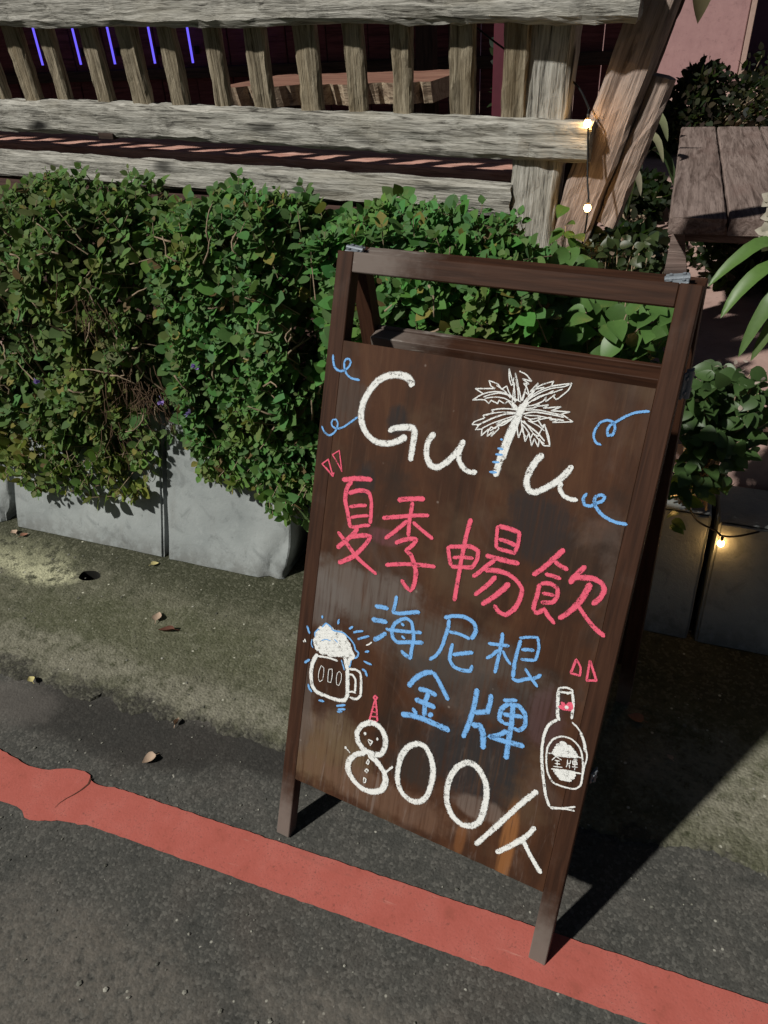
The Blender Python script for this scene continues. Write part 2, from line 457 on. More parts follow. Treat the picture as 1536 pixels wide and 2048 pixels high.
class MB:
    def __init__(self): self.v = []; self.f = []
    def add(self, vs, fs):
        b = len(self.v)
        self.v += [tuple(x) for x in vs]
        self.f += [tuple(i + b for i in f) for f in fs]
    def box(self, x0, x1, y0, y1, z0, z1, ch=.0015):
        """box with chamfered edges"""
        bm = bmesh.new()
        bmesh.ops.create_cube(bm, size=1)
        for w in bm.verts:
            w.co = Vector(((x0 + x1) / 2 + w.co.x * (x1 - x0), (y0 + y1) / 2 + w.co.y * (y1 - y0), (z0 + z1) / 2 + w.co.z * (z1 - z0)))
        if ch: bmesh.ops.bevel(bm, geom=list(bm.edges), offset=ch, segments=1, affect='EDGES')
        bm.verts.index_update()
        self.add([w.co[:] for w in bm.verts], [[w.index for w in f.verts] for f in bm.faces])
        bm.free()
    def tube(self, pts, r, n=6, r1=None):
        pts = [Vector(p) for p in pts]
        vs = []; fs = []
        for i, p in enumerate(pts):
            d = (pts[min(i + 1, len(pts) - 1)] - pts[max(i - 1, 0)]).normalized()
            a = d.orthogonal().normalized() if i == 0 else (a - d * a.dot(d)).normalized()
            b = d.cross(a)
            rr = r if r1 is None else r + (r1 - r) * i / (len(pts) - 1)
            for j in range(n):
                t = 2 * math.pi * j / n
                vs.append(p + (a * math.cos(t) + b * math.sin(t)) * rr)
        for i in range(len(pts) - 1):
            for j in range(n):
                fs.append((i * n + j, i * n + (j + 1) % n, (i + 1) * n + (j + 1) % n, (i + 1) * n + j))
        fs.append(tuple(range(n))[::-1]); fs.append(tuple(range((len(pts) - 1) * n, len(pts) * n)))
        self.add(vs, fs)
    def build(self, name, mat, parent=None, smooth=False, loc=None, rot=None):
        return mesh_obj(name, self.v, self.f, mat, parent, smooth, loc, rot)

def timber(name, L, w, h, mat, parent=None, loc=(0, 0, 0), rot=(0, 0, 0), seg=None, rough=.002, seed=0, wav=.0, rnd=.006, matrix=None):
    """an old sawn timber along local x: 0..L, y: 0..w, z: 0..h with worn, uneven arrises"""
    rg = random.Random(seed)
    seg = seg or max(4, int(L / .025))
    r = min(rnd, w * .3, h * .3)
    prof = [(0, r), (r, 0), (w - r, 0), (w, r), (w, h - r), (w - r, h), (r, h), (0, h - r)]
    # edge midpoints so faces are not perfectly flat
    P = []
    for i in range(len(prof)):
        a = prof[i]; b = prof[(i + 1) % len(prof)]
        P.append(a)
        if math.dist(a, b) > .012:
            for t in (.33, .67): P.append((a[0] + (b[0] - a[0]) * t, a[1] + (b[1] - a[1]) * t))
    n = len(P); vs = []; fs = []
    off = rg.uniform(0, 100)
    for i in range(seg + 1):
        x = L * i / seg
        for j, (py, pz) in enumerate(P):
            q = Vector((x * 9 + off, py * 60, pz * 60 + off))
            q2 = Vector((x * 40 + off, py * 90, pz * 90))
            d1 = mnoise.noise(q) * rough * 1.4 + mnoise.noise(q2) * rough * .9
            d2 = mnoise.noise(q + Vector((31, 7, 3))) * rough * 1.4 + mnoise.noise(q2 + Vector((3, 9, 1))) * rough * .9
            lw = wav * mnoise.noise(Vector((x * 3.1 + off, 2.7, .3)))
            ex = rg.uniform(-.003, .003) * (1 if i in (0, seg) else 0)
            vs.append((x + ex, py + d1, pz + d2 + lw))
    for i in range(seg):
        for j in range(n):
            fs.append((i * n + j, (i + 1) * n + j, (i + 1) * n + (j + 1) % n, i * n + (j + 1) % n))
    fs.append(tuple(range(n))); fs.append(tuple(range(seg * n, (seg + 1) * n))[::-1])
    o = mesh_obj(name, vs, fs, mat, parent)
    if matrix is not None: o.matrix_local = matrix
    else: o.location = loc; o.rotation_euler = rot
    return o

def axes(x, y, z, loc):
    m = Matrix((x, y, z)).transposed().to_4x4()
    m.translation = loc
    return m

# ================================================================== SETTING
def poly_sheet(name, outer, mat, z, holes=(), skirt=0.0, kind='structure', parent=None):
    bm = bmesh.new()
    edges = []
    for loop in [outer, *holes]:
        vs = [bm.verts.new((x, y, z)) for x, y in loop]
        for i in range(len(vs)): edges.append(bm.edges.new((vs[i], vs[(i + 1) % len(vs)])))
    bmesh.ops.triangle_fill(bm, use_beauty=True, use_dissolve=False, edges=edges, normal=(0, 0, 1))
    for f in bm.faces:
        if f.normal.z < 0: f.normal_flip()
    if skirt:
        ext = bmesh.ops.extrude_edge_only(bm, edges=edges)
        for e in ext['geom']:
            if isinstance(e, bmesh.types.BMVert): e.co.z -= skirt
    me = bpy.data.meshes.new(name)
    bm.to_mesh(me); bm.free()
    me.materials.append(mat)
    o = bpy.data.objects.new(name, me); COL.objects.link(o)
    if parent: o.parent = parent
    elif kind: o['kind'] = kind
    return o

rng = random.Random(7)
def wob(x, k, s, seed): return k * (mnoise.noise(Vector((x * s, seed, .5))) + .5 * mnoise.noise(Vector((x * s * 2.7, seed + 5, .9))))

# road
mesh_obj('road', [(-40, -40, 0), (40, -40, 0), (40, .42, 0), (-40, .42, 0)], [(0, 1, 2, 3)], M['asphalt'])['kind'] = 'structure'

# mossy concrete apron between road and planter blocks, with a ragged front edge and a drain hole
edge = [(-.798, .157), (-.735, .152), (-.70, .172), (-.662, .167), (-.60, .15), (-.539, .153), (-.515, .172), (-.495, .175), (-.46, .152), (-.431, .151), (-.39, .168), (-.357, .154),
        (-.32, .17), (-.278, .186), (-.24, .178), (-.203, .163), (-.15, .172), (-.082, .165)]
front = [(-12, .17)] + [(-4 + .08 * i, .165 + wob(-4 + .08 * i, .02, 9, 1)) for i in range(40)] + [(x + .004 * math.sin(i * 5), y) for i, (x, y) in enumerate(edge)]
xx = -.04
while xx < 3.5:
    front.append((xx, .165 + .04 * max(0, min(1, (xx - .4) / .3)) + wob(xx, .022, 11, 3)))
    xx += .03
front.append((12, .2))
fr2 = []
for (x0, y0), (x1, y1) in zip(front, front[1:]):
    fr2.append((x0, y0))
    if x1 - x0 < .1 and -1.6 < x0 < 1.5:
        m = 7
        for j in range(1, m): fr2.append((x0 + (x1 - x0) * j / m, y0 + (y1 - y0) * j / m + wob(x0 + (x1 - x0) * j / m, .007, 75, 4)))
front = fr2 + front[-1:]
outer = front + [(12, .86), (-12, .86)]
HC = (-.823, .507)
hole = [(HC[0] + (.031 + .003 * math.sin(3 * a + 1)) * math.cos(a), HC[1] + (.021 + .002 * math.sin(2 * a)) * math.sin(a)) for a in [2 * math.pi * i / 22 for i in range(22)]]
poly_sheet('concrete_apron', outer, M['apron'], .006, [hole], .0)
# the front lip of the apron
lip = MB()
for i in range(len(front) - 1):
    (x0, y0), (x1, y1) = front[i], front[i + 1]
    lip.add([(x0, y0 - .004, .0005), (x1, y1 - .004, .0005), (x1, y1, .006), (x0, y0, .006)], [(0, 1, 2, 3)])
o = lip.build('apron_lip', M['apron']); o['kind'] = 'structure'
pit = MB(); n = len(hole)
pit.add([(x, y, .0055) for x, y in hole] + [(x * .9 + HC[0] * .1, y * .9 + HC[1] * .1, -.07) for x, y in hole], [(i, i + n, (i + 1) % n + n, (i + 1) % n) for i in range(n)] + [tuple(range(n, 2 * n))])
o = pit.build('drain_hole', M['hole']); o['kind'] = 'structure'

# red painted kerb line
top = [(-12, -.02), (-3, -.018), (-1.4, -.016), (-.9, -.012), (-.70, -.010), (-.633, -.015), (-.59, -.022), (-.555, -.028), (-.525, -.028), (-.496, -.024), (-.47, -.012), (-.449, -.006), (-.425, -.004), (-.408, -.008), (-.402, -.016), (-.39, -.020), (-.36, -.020)]
bot = [(-.36, -.104), (-.368, -.103), (-.385, -.106), (-.404, -.109), (-.436, -.121), (-.455, -.125), (-.468, -.124), (-.482, -.114), (-.499, -.110), (-.54, -.111), (-.60, -.108), (-.70, -.105), (-.9, -.100), (-1.4, -.1), (-3, -.1), (-12, -.1)]
t2 = []; x = -.345
while x < 2.5:
    t2.append((x, -.0155 + wob(x, .0008, 60, 2) + wob(x, .0013, 240, 8))); x += .011
b2 = []
x = -.345
while x < 2.5:
    b2.append((x, -.0985 + wob(x, .0008, 60, 12) + wob(x, .0013, 240, 18))); x += .011
line = top + t2 + [(12, -.0155), (12, -.0985)] + b2[::-1] + bot
dense = []
for (x0, y0), (x1, y1) in zip(line, line[1:] + line[:1]):
    dense.append((x0, y0))
    L = math.hypot(x1 - x0, y1 - y0)
    if .02 < L < .12:
        m = int(L / .010)
        for j in range(1, m): dense.append((x0 + (x1 - x0) * j / m + rng.uniform(-.0012, .0012), y0 + (y1 - y0) * j / m + rng.uniform(-.0012, .0012)))
poly_sheet('red_line_marking', dense, M['red'], .0035)
# raised tar patch under the paint ends in a step: the crack across the line
cp = [(-.402, -.014), (-.398, -.026), (-.402, -.040), (-.410, -.055), (-.418, -.066), (-.424, -.078), (-.426, -.090)]
ck = MB()
for i in range(len(cp) - 1):
    w0, w1 = .0018 * (1 - i / 7), .0018 * (1 - (i + 1) / 7)
    ck.add([(cp[i][0] - w0, cp[i][1], .0045), (cp[i][0] + w0, cp[i][1], .0045), (cp[i + 1][0] + w1, cp[i + 1][1], .0045), (cp[i + 1][0] - w1, cp[i + 1][1], .0045)], [(0, 1, 2, 3)])
o = ck.build('crack', M['dark_leaf']); o['kind'] = 'structure'

# raised terrace behind the planter
mesh_obj('terrace', [(-20, 1.0, .35), (20, 1.0, .35), (20, 30, .35), (-20, 30, .35), (-20, 1.0, 0), (20, 1.0, 0)], [(0, 1, 2, 3), (4, 5, 1, 0)], M['terrace'])['kind'] = 'structure'
dk = MB(); dk.box(-8, .12, 1.16, 5.6, .30, .356, .003)
o = dk.build('deck', M['deck']); o['kind'] = 'structure'
sm = MB(); nx, ny = 160, 10
sv = [(-2.2 + 4.4 * i / nx, (.775 if i < 72 else .86) + (.235 if i < 72 else .15) * j / ny, (.315 if i < 88 else .225) + .02 * mnoise.noise(Vector((i * .37, j * .41, 3)))) for i in range(nx + 1) for j in range(ny + 1)]
sm.add(sv, [(i * (ny + 1) + j, (i + 1) * (ny + 1) + j, (i + 1) * (ny + 1) + j + 1, i * (ny + 1) + j + 1) for i in range(nx) for j in range(ny)])
o = sm.build('planter_soil', M['soil']); o['kind'] = 'structure'

# loose grit on the road and the apron
gv = MB(); gc = []
ico = [(0, 0, 1), (.89, 0, .45), (.28, .85, .45), (-.72, .53, .45), (-.72, -.53, .45), (.28, -.85, .45), (.6, .5, -.3), (-.3, .7, -.3), (-.7, -.1, -.3), (-.2, -.75, -.3), (.7, -.4, -.3)]
icf = [(0, 1, 2), (0, 2, 3), (0, 3, 4), (0, 4, 5), (0, 5, 1), (1, 6, 2), (2, 7, 3), (3, 8, 4), (4, 9, 5), (5, 10, 1), (2, 6, 7), (3, 7, 8), (4, 8, 9), (5, 9, 10), (1, 10, 6)]
for i in range(1150):
    x = rng.uniform(-1.5, 1.3); y = rng.uniform(-.55, .62)
    r = rng.choice([.0012, .0016, .002, .0026, .0035]) * rng.uniform(.6, 1.1)
    if -.03 > y > -.1 and rng.random() < .8: continue
    z0 = .006 if y > .19 else .0005
    a = rng.uniform(0, 6.3); sx, sy = rng.uniform(.6, 1.4), rng.uniform(.6, 1.4)
    gv.add([(x + r * (math.cos(a) * vx * sx - math.sin(a) * vy * sy), y + r * (math.sin(a) * vx * sx + math.cos(a) * vy * sy), z0 + r * .6 * (vz + .3)) for vx, vy, vz in ico], icf)
    g = rng.choice([.10, .14, .2, .2, .3, .4])
    gc += [(g, g * .97, g * .84, 1)] * len(ico)
o = gv.build('grit', M['chip'])
ca = o.data.color_attributes.new('Col', 'FLOAT_COLOR', 'POINT'); ca.data.foreach_set('color', np.array(gc, dtype=np.float32).ravel())
tag(o, 'loose pale grit scattered over road and apron', 'grit', kind='stuff')

# ================================================================== PLANTER BLOCKS
def block(x0, x1, yb, h, name='concrete_block', chip=None, seed=0, yaw=0.0, parent=None, batter=.34):
    """battered concrete kerb block, worn arrises, optional broken corner"""
    rg = random.Random(seed)
    bm = bmesh.new()
    bmesh.ops.create_cube(bm, size=1)
    bmesh.ops.subdivide_edges(bm, edges=list(bm.edges), cuts=30 if chip else 13, use_grid_fill=True)
    W = x1 - x0; D = .97 - yb
    for w in bm.verts:
        a, b, c = w.co.x + .5, w.co.y + .5, w.co.z + .5
        # gather more vertices near the rims
        a, b, c = [(t * t * (3 - 2 * t)) for t in (a, b, c)]
        px, pz = a * W, c * h
        # worn arrises
        ex = min(a, 1 - a) * W; ez = min(c, 1 - c) * h; ey = b * D
        nz = mnoise.noise(Vector((px * 14 + seed * 3, pz * 14, b * 5))) * .5 + .5
        wear = .004 + .006 * nz
        if b < .001:
            e = min(ex, ez)
            back = max(0, wear - e) ** 2 / wear * .9
        else: back = 0
        py = b * D + back
        if a < .001 or a > .999:
            k = max(0, wear - ez) ** 2 / wear * .6 + max(0, wear - ey) ** 2 / wear * .9
            px += k if a < .5 else -k
        px += .0025 * mnoise.noise(Vector((pz * 11, seed, b * 3)))
        py += .0022 * mnoise.noise(Vector((px * 9, pz * 9, seed)))
        if chip and b < .7:
            cx, cz, cr, cd = chip
            q = math.hypot(px - cx, (pz - cz) / 1.7) + .018 * mnoise.noise(Vector((px * 16, pz * 16, seed))) + .006 * mnoise.noise(Vector((px * 45, pz * 45, seed)))
            if q < cr:
                amt = 1 - q / cr
                py += cd * min(1, amt * 3.0) * (.75 + .35 * mnoise.noise(Vector((px * 28, pz * 28, 2))))
                if a > .5: px -= .025 * amt * amt
        py += batter * pz * (1 - b)
        w.co = Vector((px, py, pz))
    me = bpy.data.meshes.new(name); bm.to_mesh(me); bm.free()
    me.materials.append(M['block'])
    me.polygons.foreach_set('use_smooth', [True] * len(me.polygons))
    me.set_sharp_from_angle(angle=rad(28))
    o = bpy.data.objects.new(name, me); COL.objects.link(o)
    o.location = (x0, yb, .004); o.rotation_euler = (0, 0, yaw)
    if parent: o.parent = parent
    return o
b1 = block(-1.80, -1.215, .640, .37, seed=1, yaw=-.01, chip=(.585, .01, .05, .016))
tag(b1, 'grey concrete kerb block whose corner is broken beside the drain hole end of the row', 'concrete block')
b2_ = block(-1.190, -.669, .632, .38, seed=2, yaw=-.004)
tag(b2_, 'unbroken grey concrete kerb block with leaf shadows behind the drain hole', 'concrete block')
b3 = block(-.654, -.285, .628, .38, seed=3, yaw=.002, chip=(.367, .01, .085, .016))
tag(b3, 'grey concrete kerb block with a cracked, chipped lower corner next to the sign board', 'concrete block')
b4 = block(-.265, .235, .690, .37, seed=4)
tag(b4, 'grey concrete kerb block set back behind the sign board', 'concrete block')
b5 = block(.255, .680, .722, .28, seed=5, yaw=-.01)
tag(b5, 'shaded concrete kerb block beside the sign board under leafy plant', 'concrete block')
b6 = block(.695, 1.20, .716, .27, seed=6, yaw=.0)
tag(b6, 'shaded concrete kerb block with a small glowing bulb in front', 'concrete block')
# ================================================================== BENCH (seen from behind)
BS = -.0385   # the ground falls slightly to the right
bench = empty('garden_bench', (.20, 1.10, .35), (0, math.atan(-BS), rad(-2)))
tag(bench, 'weathered grey slatted wooden bench seen from behind, above the hedge', 'bench')
zb = -.35
timber('top_rail', 2.75, .075, .085, M['grey_wood'], bench, (-2.60, -.045, 1.180 + zb), rough=.004, seed=1, wav=.006, rnd=.012)
timber('lower_rail', 2.70, .05, .079, M['grey_wood'], bench, (-2.61, .0, .9335 + zb), rough=.0035, seed=2, wav=.003, rnd=.010)
timber('bottom_rail', 2.53, .045, .066, M['grey_wood'], bench, (-2.60, .012, .813 + zb), rough=.003, seed=3, wav=.002, rnd=.008)
dow = MB(); dow.box(-1.187, -1.139, -.004, .02, .929 + zb, .944 + zb, .001)
dow.build('dowel', M['dark_wood'], bench)
for i in range(19):
    x = -.108 - i * .1205 + (.006 * math.sin(i * 2.3))
    w = .049 + .007 * math.sin(i * 1.7 + .4)
    # stands on the lower rail, leans a little to the street at the top
    mt = axes(Vector((0, -.105, 1)).normalized(), Vector((1, 0, 0)), Vector((0, 1, .105)).normalized(), Vector((x, .018, 1.004 + zb)))
    timber('slat', .195, w, .026, M['slat_wood'], bench, seed=20 + i, rough=.0025, seg=10, rnd=.005, matrix=mt)
up = axes(Vector((0, 0, 1)), Vector((1, 0, 0)), Vector((0, 1, 0)), Vector((-.076, .022, 0)))
timber('post', .905, .105, .09, M['grey_wood'], bench, seed=50, rough=.003, matrix=up, rnd=.009)
up = axes(Vector((0, 0, 1)), Vector((1, 0, 0)), Vector((0, 1, 0)), Vector((-2.50, .022, 0)))
timber('post', .905, .105, .09, M['grey_wood'], bench, seed=51, rough=.003, matrix=up, rnd=.009)
for k, x in enumerate((-.045, -2.48)):
    up = axes(Vector((0, 0, 1)), Vector((1, 0, 0)), Vector((0, 1, 0)), Vector((x, .52, 0)))
    timber('front_leg', .50, .085, .085, M['dark_wood'], bench, seed=53 + k, rough=.003, matrix=up)
for j in range(4):
    timber('seat_board', 2.50, .108, .028, M['seat_wood'], bench, (-2.53, .125 + j * .116, .505), seed=60 + j, rough=.002, rnd=.004)
timber('seat_bearer', 2.40, .06, .07, M['dark_wood'], bench, (-2.45, .13, .425), seed=66, seg=20)
timber('seat_bearer', 2.40, .06, .07, M['dark_wood'], bench, (-2.45, .44, .425), seed=67, seg=20)

# planks leaning at the end of the bench
def lean_plank(name, x_at, z_bot, z_top, y, w, t, seed, mat, slope=.28):
    d = Vector((slope, 0, 1)).normalized()
    yv = Vector((1, 0, -slope)).normalized()
    zv = d.cross(yv)
    L = (z_top - z_bot) / d.z
    return timber(name, L, w, t, mat, None, seed=seed, rough=.004, rnd=.008, wav=.003, matrix=axes(d, yv, zv, Vector((x_at(z_bot) - w / 2, y, z_bot))))
pk = lean_plank('plank', lambda z: .294 + .28 * (z - .818), .358, 1.34, 1.132, .086, .045, 71, M['pink_wood'])
tag(pk, 'tall pale rough-sawn plank leaning at the end of the slatted bench', 'plank')
pk2 = lean_plank('plank', lambda z: .385 + .24 * (z - .90), .80, 1.085, 1.150, .044, .045, 72, M['pink_wood'])
pk2.name = 'offcut'; pk2.parent = pk; pk2.matrix_parent_inverse = pk.matrix_basis.inverted(); pk2['label'] = 'short sawn-off piece fixed along the edge'
pk = lean_plank('plank', lambda z: .318 + .28 * (z - .90), .358, 1.40, 1.36, .085, .05, 73, M['dark_wood'])
tag(pk, 'dark plank leaning furthest back at the end of the bench', 'plank')

# ================================================================== A-FRAME SIGN BOARD
LEAN = rad(21.79); REAR = rad(9.9)
sign = empty('sign_board', (0, 0, .003), (0, 0, rad(-7.865)))
tag(sign, 'dark brown wooden A-frame menu board covered in white, pink and blue chalk writing', 'sign board')
TH = math.pi / 2 - LEAN
H = 1.004
def fr(name, u0, u1, v0, v1, n0, n1, mat, rot, loc=(0, 0, 0), ch=.0011, parent=sign, grain_v=False):
    """a frame member in the tilted plane (x across, y up, z out); grain along its length"""
    mb = MB()
    if grain_v:   # long axis up the plane: local x runs along v
        mb.box(0, v1 - v0, 0, u1 - u0, n0, n1, ch)
        m = Matrix.Translation(loc) @ Matrix.Rotation(rot, 4, 'X') @ axes(Vector((0, 1, 0)), Vector((-1, 0, 0)), Vector((0, 0, 1)), Vector((u1, v0, 0)))
    else:
        mb.box(0, u1 - u0, 0, v1 - v0, n0, n1, ch)
        m = Matrix.Translation(loc) @ Matrix.Rotation(rot, 4, 'X') @ Matrix.Translation((u0, v0, 0))
    o = mb.build(name, mat, parent)
    o.matrix_local = m
    return o
fr('front_post', 0, .0265, 0, H, -.024, 0, M['frame'], TH, grain_v=True)
fr('front_post', .4735, .50, 0, H, -.024, 0, M['frame'], TH, grain_v=True)
fr('front_top_bar', .0268, .4732, .976, H, -.024, -.0004, M['frame'], TH)
fr('front_rail', .0268, .4732, .845, .872, -.026, -.0075, M['frame'], TH)
fr('front_rail', .0268, .4732, .130, .155, -.026, -.0075, M['frame'], TH)
# front panel: its own x = across, y = up the board
pan = MB()
pv = []
NXp, NYp = 40, 60
pb = []
for i in range(NXp + 1):
    for j in range(NYp + 1):
        u = .0267 + (.4733 - .0267) * i / NXp; v = .124 + (.8785 - .124) * j / NYp
        if j == 0: v += .0012 * mnoise.noise(Vector((u * 60, 1, 1)))
        z = .0006 * mnoise.noise(Vector((u * 4, v * 3, 5)))
        pv.append((u, v, z))
pf = [(i * (NYp + 1) + j, (i + 1) * (NYp + 1) + j, (i + 1) * (NYp + 1) + j + 1, i * (NYp + 1) + j + 1) for i in range(NXp) for j in range(NYp)]
pan.add(pv, pf)
bd = [i * (NYp + 1) for i in range(NXp + 1)] + [NXp * (NYp + 1) + j for j in range(1, NYp + 1)] + [i * (NYp + 1) + NYp for i in range(NXp - 1, -1, -1)] + [j for j in range(NYp - 1, 0, -1)]
nb = len(bd); base = len(pan.v)
pan.v += [(pv[i][0], pv[i][1], -.007) for i in bd]
pan.f += [(bd[k], base + k, base + (k + 1) % nb, bd[(k + 1) % nb]) for k in range(nb)] + [tuple(range(base, base + nb))[::-1]]
panel = pan.build('front_panel', M['board'], sign, rot=(TH, 0, 0))
panel['label'] = 'stained brown chalk panel with writing and drawings'
# rear frame, hinged at the top
th2 = math.pi / 2 + REAR          # plane leaning the other way; local y up
n_front = Vector((0, -math.cos(LEAN), math.sin(LEAN))); upv = Vector((0, math.sin(LEAN), math.cos(LEAN)))
Tt = upv * H - n_front * .0265
L2 = (Tt.z) / math.cos(REAR)
foot = Tt + Vector((0, math.sin(REAR), -math.cos(REAR))) * L2
fl = (0, foot.y, foot.z)
# with rotation th2 about x the local y axis is (0,-sin REAR, cos REAR), z = (0,-cos REAR,-sin REAR) (towards the street)
fr('rear_post', 0, .0265, 0, L2, -.024, 0, M['frame'], th2, fl, grain_v=True)
fr('rear_post', .4735, .50, 0, L2, -.024, 0, M['frame'], th2, fl, grain_v=True)
fr('rear_top_bar', .0268, .4732, L2 - .028, L2, -.024, -.0005, M['frame'], th2, fl)
fr('rear_rail', .0268, .4732, L2 - .157, L2 - .128, -.010, .016, M['frame'], th2, fl)
fr('rear_panel', .0268, .4732, .12, L2 - .125, -.018, -.0105, M['frame'], th2, fl)
# hinges and catches
def hinge(name, loc, rot, lab, s=1.0):
    mb = MB()
    mb.box(-.016 * s, .016 * s, -.012 * s, -.001, 0, .003, .0008)
    mb.box(-.016 * s, .016 * s, .001, .012 * s, 0, .003, .0008)
    mb.tube([(-.017 * s, 0, .003), (.017 * s, 0, .003)], .0042 * s, 10)
    for px, py in ((-.009, -.007), (.009, -.007), (-.009, .007), (.009, .007)):
        mb.tube([(px * s, py * s, .002), (px * s, py * s, .0052)], .0024 * s, 8)
    o = mb.build(name, M['steel'], sign, loc=loc, rot=rot)
    o['label'] = lab
    return o
tp = upv * H - n_front * .025
hinge('hinge', (.016, tp.y, tp.z + .004), (.25, .1, 0), 'worn galvanised hinge at a top corner', .8)
hinge('hinge', (.468, tp.y - .004, tp.z + .006), (.35, -.15, .1), 'worn galvanised hinge at a top corner', .85)
sp = upv * .885 - n_front * .03
hinge('catch', (.5025, sp.y + .010, sp.z), (.3, math.pi / 2, 0), 'galvanised catch on the side edge', 1.1)
sp = upv * .33 - n_front * .02
hinge('catch', (.5025, sp.y, sp.z), (.3, math.pi / 2, 0), 'small galvanised catch low on the side edge', .7)

